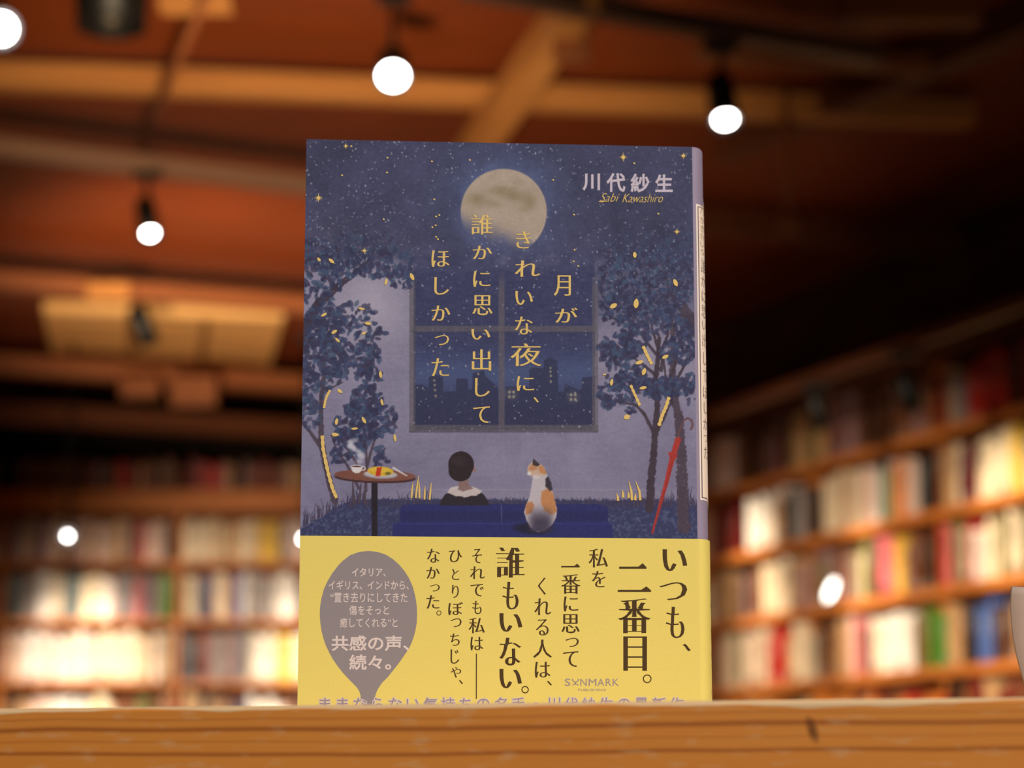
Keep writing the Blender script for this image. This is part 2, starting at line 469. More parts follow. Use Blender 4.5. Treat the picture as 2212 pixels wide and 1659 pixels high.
cands.sort(key=lambda t: -t[0])
def place_book(k, area, W, col, label, grp, tk, ht):
    o = bpy.data.objects.new('book', TEMPL[k % 2])
    C.objects.link(o)
    o.matrix_world = W @ Matrix.Diagonal((tk / 0.03, 1.0, ht / 0.2, 1.0))
    o.material_slots[0].link = 'OBJECT'
    o.material_slots[0].material = M_cover[col]
    tag(o, label, 'book', grp)
shown = [c for c in cands if c[0] > 0][:300]
for k, c in enumerate(shown):
    place_book(k, *c)
rest = cands[len(shown):] if len([c for c in cands if c[0] > 0]) >= 300 else [c for c in cands if c[0] <= 0]
bm = bmesh.new()
mats, idx = [M_page], {}
for area, W, col, label, grp, tk, ht in rest:
    b2 = book_bm(tk, 0.14, ht, False)
    if col not in idx:
        idx[col] = len(mats); mats.append(M_cover[col])
    for f in b2.faces:
        f.material_index = 0 if f.material_index == 1 else idx[col]
    b2.transform(W)
    tmp = bpy.data.meshes.new('tmp'); b2.to_mesh(tmp); b2.free()
    bm.from_mesh(tmp)
    bpy.data.meshes.remove(tmp)
o = obj('smaller_books', bm, mats)
tag(o, 'remaining small and far books filling the rest of both bookcases', 'books', None, 'stuff')
print('books', len(shown), 'rest', len(rest))

# ---------------------------------------------------------------- ceiling fittings
def cassette():
    z = 3.21
    A, B, D = at_z(92, 674, z), at_z(613, 690, z), at_z(116, 792, z)
    ang = math.radians(8.8)
    ax_, ay_ = Vector((math.cos(ang), math.sin(ang), 0)), Vector((-math.sin(ang), math.cos(ang), 0))
    hw, hd = (B - A).dot(ax_) / 2, (D - A).dot(ay_) / 2
    c = A + ax_ * hw + ay_ * hd
    t = thing('ceiling_cassette', 'rectangular pale ceiling air cassette with dividing ribs, warmly lit', 'air conditioner', (c.x, c.y, z + 0.03), ang)
    M_cas = mat('cassette_panel', rgb(242, 190, 122), 0.5)
    M_rib = mat('cassette_rib', rgb(170, 120, 72), 0.5)
    bm = bmesh.new()
    for lo, hi in (((-hw, -hd, -0.03), (hw, -hd + 0.05, 0.025)), ((-hw, hd - 0.05, -0.03), (hw, hd, 0.025)),
                   ((-hw, -hd + 0.05, -0.03), (-hw + 0.05, hd - 0.05, 0.025)), ((hw - 0.05, -hd + 0.05, -0.03), (hw, hd - 0.05, 0.025))):
        box(bm, lo, hi)
    obj('frame', bm, M_cas, t, bevel=0.006)
    x1, x2 = -hw + 2 * hw * 0.36, -hw + 2 * hw * 0.68
    for lo, hi in ((-hw + 0.0505, x1 - 0.0205), (x1 + 0.0205, x2 - 0.0205), (x2 + 0.0205, hw - 0.0505)):
        p = box_obj('panel', (lo, -hd + 0.0505, -0.015), (hi, hd - 0.0505, 0.024), M_cas, t, 0.004)
        for k in range(3):
            yy = -hd * 0.5 + k * hd * 0.5
            box_obj('louvre', (lo + 0.03, yy - 0.012, -0.021), (hi - 0.03, yy + 0.012, -0.0155), M_rib, p)
    for x in (x1, x2):
        box_obj('rib', (x - 0.02, -hd + 0.0505, -0.022), (x + 0.02, hd - 0.0505, 0.022), M_rib, t, 0.003)
cassette()

joist((1612, 74), (1826, 104), 3.07, 0.06, 0.03, M_beam, 'short bright batten on the track above the spine lamp')
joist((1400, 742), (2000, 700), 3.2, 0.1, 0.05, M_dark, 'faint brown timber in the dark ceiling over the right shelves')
def track(p, q, z, label, w_=0.04, h_=0.035, m=None):
    o = beam_between('lighting_track', at_z(p[0], p[1], z), at_z(q[0], q[1], z), w_, h_, m or M_track)
    return tag(o, label, 'lighting track')
TZ = 3.05
track((-760, 225), (800, 417), TZ, 'pale ceiling track carrying the spotlight left of the book', 0.09, 0.05)
track((1000, -30), (1900, 122), TZ, 'grey brown ceiling track carrying the lamp above the spine', 0.07, 0.05, mat('grey_track', rgb(96, 72, 62), 0.45))
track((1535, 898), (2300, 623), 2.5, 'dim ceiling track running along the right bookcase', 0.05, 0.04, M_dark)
def conduit(p, q, z, label):
    a, b_ = at_z(p[0], p[1], z), at_z(q[0], q[1], z)
    bm = bmesh.new()
    L = (b_ - a).length
    lathe(bm, [(0.012, 0), (0.012, L)], 12, cap0=True, cap1=True)
    o = obj('conduit', bm, M_beam2, smooth=True)
    o.location = a
    o.rotation_euler = (b_ - a).to_track_quat('Z', 'Y').to_euler()
    tag(o, label, 'conduit')
conduit((455, -30), (305, 318), 3.1, 'thin pale conduit slanting below the ceiling boards')
def drop_rod():
    a = at_y(1702, 470, 7.2)
    bm = bmesh.new()
    lathe(bm, [(0.014, 0), (0.014, CZ - a.z)], 12, cap0=True, cap1=True)
    box(bm, (-0.03, -0.03, -0.04), (0.03, 0.03, 0.0))
    o = obj('hanging_rod', bm, M_beam2, smooth=True); o.location = a
    tag(o, 'thin brown rod hanging from the ceiling right of the spine lamp', 'rod')
drop_rod()
# short timber blocks fixed under the joists
def block(px0, py0, px1, py1, Y, dp, m, label):
    a, b_ = at_y(px0, py1, Y), at_y(px1, py0, Y)
    o = box_obj('timber_block', (0, 0, 0), (b_.x - a.x, dp, b_.z - a.z), m, None, 0.006)
    o.location = (a.x, Y, a.z)
    tag(o, label, None, None, 'structure')
    o.name = 'ceiling_beam'
D3 = at_z(300, 790, 3.08).y
block(258, 812, 342, 856, D3 - 0.02, 0.08, M_beam2, 'short reddish timber block under the joist')
block(366, 812, 468, 874, D3 - 0.02, 0.08, M_beam2, 'wider reddish timber block under the joist')
D2 = at_z(230, 620, 3.12).y
block(186, 608, 280, 644, D2 - 0.1, 0.05, M_beam, 'pale timber block on the joist above the cassette')
a1 = at_z(1810, 20, 3.2)
block(1815, -40, 2120, 40, a1.y, 0.1, M_beam2, 'orange lit timber panel at the top right')
block(340, -30, 500, 14, at_z(420, 0, 3.15).y, 0.08, M_beam, 'pale timber block at the top left')
block(1195, 40, 1275, 128, at_z(1230, 60, 3.08).y - 0.06, 0.05, M_beam2, 'square bracket block on the diagonal timber')

# spotlights
def spotlight(lens, aim, R, L, label, lit=True, top=None, re=0.02, power=0.0, cone=50, target=None, group='track spotlights'):
    """lens = world point of the lens centre, aim = direction the lamp points"""
    aim = Vector(aim).normalized()
    t = thing('track_spotlight', label, 'spotlight', lens, 0, group)
    q = aim.to_track_quat('-Z', 'Y').to_matrix().to_4x4()     # local -z is the aim
    bm = bmesh.new()
    lathe(bm, [(R * 0.55, L), (R * 0.92, L - 0.015), (R, L - 0.05), (R, -0.012), (R * 0.93, -0.012), (R * 0.9, 0.002), (0.001, 0.004)], 32, cap0=True)
    bm.transform(q)
    obj('housing', bm, M_black, t, True)
    bm = bmesh.new()
    re = re if lit else R * 0.88
    lathe(bm, [(re, 0.0045), (re, -0.002), (re * 0.6, -0.005), (0.001, -0.006)], 32)
    bm.transform(q)
    obj('lens', bm, M_lens if lit else M_lens_off, t, True)
    ztop = (top if top is not None else TZ) - lens.z
    mid = q @ Vector((0, 0, L * 0.55))
    # yoke and stem up to the track
    bm = bmesh.new()
    lathe(bm, [(0.009, mid.z), (0.009, ztop - 0.02)], 12, (mid.x, mid.y, 0), cap0=True, cap1=True)
    obj('stem', bm, M_black, t, True)
    bm = bmesh.new()
    box(bm, (mid.x - 0.05, mid.y - 0.018, ztop - 0.03), (mid.x + 0.05, mid.y + 0.018, ztop))
    obj('adapter', bm, M_black, t, bevel=0.004)
    if power:
        l = lamp('SPOT', 'spot_beam', lens + aim * 0.02, target if target is not None else lens + aim, power, (1.0, 0.88, 0.72), R * 0.8, cone, 0.8)
    return t
def toward_cam(p, dx=0.0, dz=0.0):
    v = (Vector((0, 0, CAMZ)) - p).normalized()
    return v + Vector((dx, 0, dz))
P = at_y(849, 164, 6.3); spotlight(P, Vector((0.05, -0.7, -0.7)), 0.045, 0.13, 'glaring white spotlight directly above the book cover', top=CZ, re=0.034, power=40)
P = at_y(1567, 258, 6.03); spotlight(P, Vector((0.06, -0.42, -0.88)), 0.040, 0.16, 'bright spotlight hanging above the book spine', top=3.03, re=0.023, power=40)
P = at_y(2, 62, 5.8); spotlight(P, toward_cam(P, 0.1, -0.05), 0.05, 0.13, 'bright spotlight cut by the left picture edge at the top', top=CZ, re=0.032, power=30)
P = at_y(324, 504, 7.35); spotlight(P, Vector((0.22, -0.36, -0.9)), 0.036, 0.14, 'tilted black spotlight with glowing lens, left of the cover', top=3.03, re=0.017, power=40)
P = at_y(322, 738, 9.85); spotlight(P, Vector((0.36, 0.1, -0.9)), 0.046, 0.17, 'dark spotlight seen from behind against the ceiling cassette', lit=False, top=CZ)
P = at_y(146, 1158, 11.3); spotlight(P, toward_cam(P, 0.0, 0.0), 0.034, 0.11, 'small white spotlight before the back bookcase, far left', top=CZ, re=0.008)
P = at_y(656, 1164, 11.3); spotlight(P, toward_cam(P, 0.0, 0.0), 0.034, 0.11, "small white spotlight half hidden by the book's left edge", top=CZ, re=0.008)
P = at_y(1972, 880, 7.63); spotlight(P, Vector((0.25, -0.12, -0.9)), 0.036, 0.13, 'dim spotlight under the track at the right bookcase', lit=False, top=2.48)
P = at_y(1778, 920, 8.28); spotlight(P, Vector((0.3, 0.2, -0.9)), 0.034, 0.12, 'black unlit spotlight farther along the right track', lit=False, top=2.48)
# wide black cylinder lamp near the top left
def cylinder_lamp():
    P = at_y(240, 62, 6.3)
    t = thing('cylinder_downlight', 'wide black cylindrical downlight at the top left, unlit', 'downlight', P)
    bm = bmesh.new()
    lathe(bm, [(0.001, 0.26), (0.098, 0.26), (0.1, 0.255), (0.1, 0.0), (0.092, 0.0), (0.085, 0.05), (0.001, 0.06)], 40)
    obj('housing', bm, M_black, t, True)
    bm = bmesh.new()
    lathe(bm, [(0.018, 0.058), (0.024, 0.035), (0.015, 0.018), (0.001, 0.012)], 20)
    obj('bulb', bm, M_lens_off, t, True)
    bm = bmesh.new()
    lathe(bm, [(0.012, 0.26), (0.012, CZ - P.z)], 12, cap0=True, cap1=True)
    obj('stem', bm, M_black, t, True)
cylinder_lamp()
# small glowing oval on a clip and stem at the right bookcase's shelf edge
def glowing_oval():
    fr = at_y(1805, 1275, 9.4)
    for _ in range(30):                          # the point of the shelf front that the photograph shows there
        k = (fr - R0).dot(RB)
        fr = at_y(1805, 1275, fr.y - k * 0.7)
    zs = min((z for z in zr), key=lambda z: abs(z + 0.06 - fr.z)) + 0.019
    base = Vector((fr.x, fr.y, zs + 0.0008)) - RB * 0.02
    t = thing('glowing_oval', 'small white glowing oval on the shelf edge of the right bookcase', 'lamp', base, AX + math.pi / 2)
    h = fr.z - base.z
    box_obj('clip', (-0.02, -0.045, 0.0), (0.02, 0.0195, 0.012), M_black, t, 0.002)
    bm = bmesh.new(); lathe(bm, [(0.005, 0.0125), (0.005, max(h - 0.03, 0.02))], 12, cap0=True, cap1=True)
    obj('stem', bm, M_black, t, True)
    bm = bmesh.new()
    lathe(bm, [(0.001, -0.05), (0.01, -0.042), (0.016, -0.02), (0.017, 0.006), (0.012, 0.034), (0.001, 0.05)], 24)
    bm.transform(Matrix.Rotation(0.45, 4, 'X'))
    b_ = obj('globe', bm, emit('globe_glow', (1.0, 0.93, 0.82, 1), 7.0), t, True)
    b_.location = (0, 0, h)
glowing_oval()
# beams of the lamps that point at the shelves
lamp('SPOT', 'spot_beam', (-2.0, 11.3, 2.75), at_y(165, 1475, YB + 0.05), 250, (1.0, 0.86, 0.68), 0.04, 37, 1.0)
lamp('SPOT', 'spot_beam', (-0.95, 11.3, 2.75), at_y(690, 1470, YB + 0.05), 190, (1.0, 0.86, 0.68), 0.04, 36, 1.0)
for px, py, Y, pw in ((1930, 1350, 9.15, 70), (1660, 1200, 10.1, 45), (1690, 1460, 10.0, 65), (2190, 1090, 8.2, 40), (2240, 1420, 8.1, 50)):
    T = at_y(px, py, Y)
    src = T - RB * 0.75 + RA * 0.1
    src.z = 2.45
    lamp('SPOT', 'spot_beam', src, T, pw * 1.3, (1.0, 0.84, 0.6), 0.04, 40, 1.0)

# ---------------------------------------------------------------- counter in front
BK_TOP, BK_H, BK_W, BK_T, BULGE = CAMZ + 0.21276, 0.188, 0.128, 0.024, 0.0050
YAW = 0.07287
ZT = BK_TOP - BK_H                               # counter top height
def grain_mat():
    m = mat('counter_pine', rgb(184, 112, 44), 0.45, 0, 0.35)
    nt = m.node_tree; N = nt.nodes; L = nt.links
    b = N['Principled BSDF']
    tc = N.new('ShaderNodeTexCoord')
    sp = N.new('ShaderNodeSeparateXYZ'); L.new(tc.outputs['Object'], sp.inputs[0])
    def mapped(scale):
        mp = N.new('ShaderNodeMapping'); mp.inputs['Scale'].default_value = scale
        L.new(tc.outputs['Object'], mp.inputs['Vector']); return mp.outputs[0]
    def noise(scale, vec, detail=4):
        n = N.new('ShaderNodeTexNoise'); n.inputs['Scale'].default_value = scale; n.inputs['Detail'].default_value = detail
        L.new(vec, n.inputs['Vector']); return n.outputs['Fac']
    def mth(op, *a):
        n = N.new('ShaderNodeMath'); n.operation = op
        for i, x in enumerate(a):
            if isinstance(x, (int, float)): n.inputs[i].default_value = x
            else: L.new(x, n.inputs[i])
        return n.outputs[0]
    def mix(fac, a, c2):
        n = N.new('ShaderNodeMix'); n.data_type = 'RGBA'
        L.new(fac, n.inputs['Factor'])
        if isinstance(a, tuple): n.inputs['A'].default_value = a
        else: L.new(a, n.inputs['A'])
        n.inputs['B'].default_value = c2
        return n.outputs['Result']
    # wandering height above the board's underside
    wob = mth('MULTIPLY', mth('SUBTRACT', noise(3.0, mapped((2.2, 2, 6)), 3), 0.5), 0.006)
    hz = mth('ADD', sp.outputs[2], wob)
    fib = noise(1.0, mapped((22, 30, 1400)), 5)
    base = mix(mth('MULTIPLY', fib, 0.5), rgb(226, 140, 54), rgb(202, 114, 40))
    broad = noise(1.0, mapped((9, 9, 90)), 3)
    base = mix(mth('MULTIPLY', mth('SMOOTH_MIN', broad, 0.8, 0.1), 0.45), base, rgb(236, 164, 80))
    # dark late-wood lines at their heights below the top
    for zc, wd, a in ((-0.0062, 0.0011, 0.75), (-0.0128, 0.0009, 0.7), (-0.0095, 0.0005, 0.3), (-0.0035, 0.0005, 0.35), (-0.019, 0.0012, 0.8), (-0.026, 0.001, 0.7)):
        d = mth('DIVIDE', mth('ABSOLUTE', mth('SUBTRACT', hz, zc)), wd)
        f = mth('MULTIPLY', mth('MAXIMUM', mth('SUBTRACT', 1.0, d), 0.0), a)
        base = mix(f, base, rgb(140, 64, 20))
    # pale scuffs
    sc = mth('MULTIPLY', mth('SUBTRACT', mth('MINIMUM', mth('MAXIMUM', noise(1.0, mapped((90, 60, 330)), 3), 0.56), 0.72), 0.56), 2.2)
    base = mix(sc, base, rgb(222, 186, 140))
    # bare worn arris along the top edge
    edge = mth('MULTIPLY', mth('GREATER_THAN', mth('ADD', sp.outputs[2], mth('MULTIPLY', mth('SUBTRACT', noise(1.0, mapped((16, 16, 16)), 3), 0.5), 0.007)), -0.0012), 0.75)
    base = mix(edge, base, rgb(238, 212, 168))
    # dark knot crack right of the book
    dx = mth('DIVIDE', mth('SUBTRACT', sp.outputs[0], mth('ADD', 0.0873, mth('MULTIPLY', sp.outputs[2], -0.25))), 0.0019)
    dz = mth('DIVIDE', mth('SUBTRACT', sp.outputs[2], -0.0078), 0.0042)
    r = mth('ADD', mth('MULTIPLY', dx, dx), mth('MULTIPLY', dz, dz))
    kn = mth('MULTIPLY', mth('MAXIMUM', mth('SUBTRACT', 1.2, mth('ADD', r, mth('MULTIPLY', noise(600, tc.outputs['Object'], 2), 0.5))), 0.0), 0.8)
    base = mix(mth('MINIMUM', kn, 0.8), base, rgb(74, 34, 14))
    L.new(base, b.inputs['Base Color'])
    return m
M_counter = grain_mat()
fa, fb = at_z(0, 1530, ZT), at_z(2212, 1506, ZT)
fd = (fb - fa).normalized()
fang = math.atan2(fd.y, fd.x)
mid = (fa + fb) / 2
ct = thing('display_counter', 'worn orange pine counter board with grain lines, carrying the upright book', 'counter', (mid.x, mid.y, 0), fang)
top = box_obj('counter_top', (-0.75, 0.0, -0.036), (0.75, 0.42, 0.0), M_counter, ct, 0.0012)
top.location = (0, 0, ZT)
for x, y in ((-0.7, 0.05), (0.7, 0.05), (-0.7, 0.37), (0.7, 0.37)):
    box_obj('leg', (x - 0.03, y - 0.03, 0.0), (x + 0.03, y + 0.03, ZT - 0.0365), M_counter, ct, 0.002)

# ---------------------------------------------------------------- the upright book
n_out = Vector((math.sin(YAW), -math.cos(YAW), 0))
e_x = Vector((math.cos(YAW), math.sin(YAW), 0))
cover_mid = Vector((-0.003856, 0.74110, 0))
BC = cover_mid - n_out * (BK_T / 2)
BC.z = ZT + 0.0003
bk = thing('upright_book', 'upright blue moonlit night book with yellow paper band, facing the camera', 'book', BC, YAW)
def cov(px, py):
    """a point of the printed cover -> local x, z on the book's front"""
    d = ray(px, py)
    o = Vector((0, 0, CAMZ))
    t = (cover_mid - o).dot(n_out) / d.dot(n_out)
    p = o + d * t
    return (p - BC).dot(e_x), p.z - BC.z
FY = -BK_T / 2                                  # local y of the front face
SPN = 28
def section(off):
    """front edge, round spine, back edge, pushed out by off"""
    pts = [(-BK_W / 2, -BK_T / 2 - off), (BK_W / 2, -BK_T / 2 - off)]
    for k in range(1, SPN):
        a = -math.pi / 2 + math.pi * k / SPN
        pts.append((BK_W / 2 + (BULGE + off) * math.cos(a), (BK_T / 2 + off) * math.sin(a)))
    pts += [(BK_W / 2, BK_T / 2 + off), (-BK_W / 2, BK_T / 2 + off)]
    return pts
def strip(bm, off, z0, z1, t=0.0003):
    """a sheet of paper wrapped round front, spine and back"""
    o, i = section(off + t), section(off)
    i.reverse()
    ring = o + i
    lo = [bm.verts.new((x, y, z0)) for x, y in ring]
    hi = [bm.verts.new((x, y, z1)) for x, y in ring]
    m_ = len(ring); h = len(o)
    for k in range(m_):
        bm.faces.new((lo[k], lo[(k + 1) % m_], hi[(k + 1) % m_], hi[k]))
    for vs, flip in ((lo, True), (hi, False)):
        for k in range(h - 1):
            q = [vs[k], vs[k + 1], vs[m_ - 2 - k], vs[m_ - 1 - k]]
            bm.faces.new(q[::-1] if flip else q)
def paper(name, col, rough=0.55):
    return noise_mat(name, rgb(*col), rgb(*[min(255, c + 6) for c in col]), 90, rough, (1, 1, 1), 0.05, 0.25)
M_jacket = paper('jacket_paper', (146, 134, 160))
M_band = noise_mat('band_paper', rgb(231, 213, 114), rgb(234, 216, 119), 3600, 0.6, (0.4, 0.4, 1), 0.05, 0.2, 1)
M_pages = noise_mat('page_edges', rgb(226, 212, 190), rgb(206, 192, 168), 900, 0.8, (0.02, 1, 0.02))
M_board = paper('case_board', (210, 204, 198))
# page block and boards
bm = bmesh.new()
sec = [(x * 0.985, y * 0.8) for x, y in section(-0.0012)]
lo = [bm.verts.new((x - 0.001, y, 0.0035)) for x, y in sec]
hi = [bm.verts.new((x - 0.001, y, BK_H - 0.0035)) for x, y in sec]
for k in range(len(sec)):
    bm.faces.new((lo[k], lo[(k + 1) % len(sec)], hi[(k + 1) % len(sec)], hi[k]))
bm.faces.new(list(reversed(lo))); bm.faces.new(hi)
obj('page_block', bm, M_pages, bk)
bm = bmesh.new(); strip(bm, -0.0024, 0.0, BK_H - 0.0004, 0.0019); obj('hard_case', bm, M_board, bk)
bm = bmesh.new(); strip(bm, -0.0004, 0.0, BK_H, 0.0004); jk = obj('dust_jacket', bm, M_jacket, bk, bevel=0.0)
Z_BAND = cov(1080, 1161)[1]
bm = bmesh.new(); strip(bm, 0.0003, 0.0, Z_BAND, 0.0003); band = obj('paper_band', bm, M_band, bk)
band['label'] = 'yellow paper band'

# ------------------------------------------------ printed picture on the jacket's front
rs = np.random.RandomState(11)
NX, NY = 560, 572
gx = np.linspace(-BK_W / 2, BK_W / 2, NX)
z_lo = Z_BAND - 0.0015
gz = np.linspace(BK_H, z_lo, NY)
GX, GZ = np.meshgrid(gx, gz)
wx = BC.x + GX * e_x.x - FY * 0 + (cover_mid - BC).x
WX = cover_mid.x + GX * e_x.x; WY = cover_mid.y + GX * e_x.y; WZ = BC.z + GZ - CAMZ
zc_ = WY * CP + WZ * SP
X = CX + FPX * WX / zc_
Y = CY - FPX * (-WY * SP + WZ * CP) / zc_
SX = (X[0, -1] - X[0, 0]) / NX
SY = (Y[-1, 0] - Y[0, 0]) / NY
IMG = np.zeros((NY, NX, 3))
def bil(a, yy, xx):
    y0 = np.clip(yy.astype(int), 0, a.shape[0] - 2); x0 = np.clip(xx.astype(int), 0, a.shape[1] - 2)
    fy, fx = yy - y0, xx - x0
    fy, fx = fy * fy * (3 - 2 * fy), fx * fx * (3 - 2 * fx)
    return (a[y0, x0] * (1 - fy) * (1 - fx) + a[y0 + 1, x0] * fy * (1 - fx) + a[y0, x0 + 1] * (1 - fy) * fx + a[y0 + 1, x0 + 1] * fy * fx)
def nz(cell, cell2=None, oct=3):
    out = np.zeros(X.shape); amp, tot = 1.0, 0.0
    cy = cell2 or cell
    for _ in range(oct):
        g = rs.rand(int(1300 / cy) + 4, int(1300 / cell) + 4)
        out += amp * bil(g, np.clip((Y - 280) / cy, 0, g.shape[0] - 2.001), np.clip((X - 620) / cell, 0, g.shape[1] - 2.001))
        tot += amp; amp *= 0.5; cell = max(cell / 2, 1.6); cy = max(cy / 2, 1.6)
    return out / tot
def ss(a, b, v):
    t = np.clip((v - a) / (b - a), 0, 1)
    return t * t * (3 - 2 * t)
def put(mask, col, sl=None):
    tgt = IMG if sl is None else IMG[sl]
    c = np.asarray(col, float)
    tgt += mask[..., None] * (c - tgt)
def win(x0, y0, x1, y1, pad=6):
    i0 = int((y0 - pad - 300) / SY) - 14; i1 = int((y1 + pad - 300) / SY) + 14
    j0 = int((x0 - pad - 665) / SX) - 4; j1 = int((x1 + pad - 640) / SX) + 10
    return (slice(max(i0, 0), max(min(i1, NY), 0)), slice(max(j0, 0), max(min(j1, NX), 0)))
def ell(cx, cy, rx, ry, ang, col, a=1.0, soft=1.2):
    r_ = max(rx, ry) + soft
    sl = win(cx - r_, cy - r_, cx + r_, cy + r_)
    x, y = X[sl] - cx, Y[sl] - cy
    c, s = math.cos(ang), math.sin(ang)
    d = np.sqrt(((x * c + y * s) / rx) ** 2 + ((-x * s + y * c) / ry) ** 2)
    put(a * (1 - ss(1 - soft / min(rx, ry) * 0.5, 1 + soft / min(rx, ry) * 0.5, d)), col, sl)
def stroke(pts, w0, w1, col, a=1.0, soft=1.2, rough=0.0):
    n = len(pts) - 1
    for k in range(n):
        (x0, y0), (x1, y1) = pts[k], pts[k + 1]
        wa, wb = w0 + (w1 - w0) * k / n, w0 + (w1 - w0) * (k + 1) / n
        m_ = max(wa, wb) + 3
        sl = win(min(x0, x1) - m_, min(y0, y1) - m_, max(x0, x1) + m_, max(y0, y1) + m_)
        x, y = X[sl], Y[sl]
        dx, dy = x1 - x0, y1 - y0
        t = np.clip(((x - x0) * dx + (y - y0) * dy) / (dx * dx + dy * dy + 1e-9), 0, 1)
        d = np.hypot(x - x0 - t * dx, y - y0 - t * dy)
        wd = (wa + (wb - wa) * t) / 2
        if rough: wd = wd * (1 + rough * (FINE[sl] - 0.5) * 2)
        put(a * (1 - ss(wd - soft / 2, wd + soft / 2, d)), col, sl)
def poly(pts, col, a=1.0, soft=1.2, wob=0.0):
    xs, ys = [p[0] for p in pts], [p[1] for p in pts]
    sl = win(min(xs), min(ys), max(xs), max(ys))
    x, y = X[sl] + (FINE[sl] - 0.5) * wob, Y[sl] + (FINE2[sl] - 0.5) * wob
    ins = np.zeros(x.shape, bool); dist = np.full(x.shape, 1e9)
    for (x0, y0), (x1, y1) in zip(pts, pts[1:] + pts[:1]):
        c = ((y0 > y) != (y1 > y)) & (x < (x1 - x0) * (y - y0) / (y1 - y0 + 1e-12) + x0)
        ins ^= c
        dx, dy = x1 - x0, y1 - y0
        t = np.clip(((x - x0) * dx + (y - y0) * dy) / (dx * dx + dy * dy + 1e-9), 0, 1)
        dist = np.minimum(dist, np.hypot(x - x0 - t * dx, y - y0 - t * dy))
    d = np.where(ins, dist, -dist)
    put(a * ss(-soft / 2, soft / 2, d), col, sl)
BROAD, MIDN, FINE, FINE2 = nz(90), nz(26), nz(5, oct=2), nz(4, oct=2)
HATCH = nz(22, 5, 2)
# night sky
sky = np.array([66, 66, 98.]) + (BROAD[..., None] - 0.5) * np.array([26, 26, 34.]) + (MIDN[..., None] - 0.5) * np.array([14, 14, 18.]) + (FINE[..., None] - 0.5) * 12
IMG[:] = sky
put(0.35 * ss(420, 300, Y), (58, 58, 88))
dm = np.hypot(X - 1089, Y - 450)
glow = np.exp(-np.clip(dm - 88, 0, None) / 42) * (0.55 + 0.45 * ss(560, 440, Y)) * (0.65 + 0.7 * MIDN)
put(np.clip(glow, 0, 1) * 0.55, (102, 116, 164))
# lavender house wall under the canopy
wallm = ss(548, 600, Y + (MIDN - 0.5) * 60)
wallm = wallm * (1 - 0.75 * ss(1180, 1300, X) * ss(760, 620, Y))
wc = np.array([133, 126, 154.]) + (BROAD[..., None] - 0.5) * 26 + (HATCH[..., None] - 0.5) * 7 + (MIDN[..., None] - 0.5) * 10 + (FINE[..., None] - 0.5) * 8
IMG += wallm[..., None] * (wc - IMG)
put(0.8 * np.exp(-((X - 800) / 85) ** 2 - ((Y - 660) / 95) ** 2), (182, 170, 188))
put(0.45 * np.exp(-((X - 700) / 70) ** 2 - ((Y - 680) / 150) ** 2), (170, 160, 182))
put(0.35 * ss(900, 760, Y) * ss(1270, 1320, X) * wallm, (166, 156, 176))
put(0.25 * ss(900, 1080, Y) * wallm, (122, 116, 152))
put(0.3 * ss(1040, 1075, Y) * wallm * ss(700, 900, X), (150, 142, 166))
stroke([(870, 1058), (1400, 1058)], 2, 2, (164, 154, 174), 0.5)
# moon with its maria, drowning in cloud
mk = 1 - ss(91.5, 94.5, np.hypot((X - 1088), (Y - 458)))
fade = 1 - ss(-26, 40, Y - (470 + 0.36 * (X - 1000)) + (MIDN - 0.5) * 22)
fade = np.where(X > 1150, np.maximum(fade, 1 - ss(515, 545, Y)), fade)
moon = np.array([182, 161, 146.]) + (MIDN[..., None] - 0.5) * 18 + (FINE[..., None] - 0.5) * 9
mar = np.zeros(X.shape)
for cx, cy, rx, ry, a in ((1030, 430, 22, 16, .8), (1080, 412, 26, 12, .8), (1112, 424, 22, 14, .9), (1145, 434, 14, 16, .8), (1065, 440, 18, 10, .5), (1130, 452, 18, 10, .4), (1122, 392, 14, 8, .35)):
    mar += a * np.exp(-((X - cx) / rx) ** 2 - ((Y - cy) / ry) ** 2)
moon += np.clip(mar + (FINE - 0.5) * 0.3, 0, 1)[..., None] * (np.array([150, 130, 104.]) - moon)
IMG += (mk * fade)[..., None] * (moon - IMG)
# window
pane = ((X > 893) & (X < 1285) & (Y < 928)).astype(float) * ss(520, 600, Y)
pc = np.array([60, 62, 100.]) + (HATCH[..., None] - 0.5) * 12 + (FINE[..., None] - 0.5) * 8
IMG += pane[..., None] * (pc - IMG)
put(pane * np.exp(-((Y - 808) / 42) ** 2) * 0.75, (78, 92, 136))
put(pane * ss(862, 890, Y), (58, 56, 90))
for p in ([(893, 930), (893, 832), (910, 830), (925, 838), (925, 930)], [(924, 930), (926, 816), (940, 808), (957, 816), (958, 930)], [(957, 930), (958, 846), (985, 846), (986, 818), (1010, 818), (1011, 842), (1020, 842), (1021, 806), (1046, 800), (1048, 812), (1076, 838), (1078, 930)],
          [(1090, 930), (1092, 836), (1122, 834), (1143, 836), (1143, 800), (1150, 794), (1174, 795), (1174, 780), (1188, 771), (1204, 780), (1206, 846), (1219, 848), (1220, 829), (1248, 842), (1257, 840), (1257, 816), (1285, 812), (1285, 930)]):
    poly(p, (51, 53, 86), 0.9, 2.5, 2.0)
for x, y in ((938, 822), (939, 832), (940, 843), (941, 855), (1033, 808), (1189, 795), (1189, 803), (1190, 812), (1190, 824)):
    ell(x, y, 2.4, 2.6, 0, (164, 152, 132), 0.8, 3)
for cx, cy in ((1105, 852), (1238, 858)):
    ell(cx, cy, 15, 13, 0, (110, 104, 112), 0.35, 12)
    for dx in (-4.5, 4.5):
        for dy in (-5, 5):
            ell(cx + dx, cy + dy, 3, 3.4, 0, (166, 156, 140), 0.8, 2.4)
FR = (101, 93, 104)
frm = 0.92 * ss(560, 640, Y)
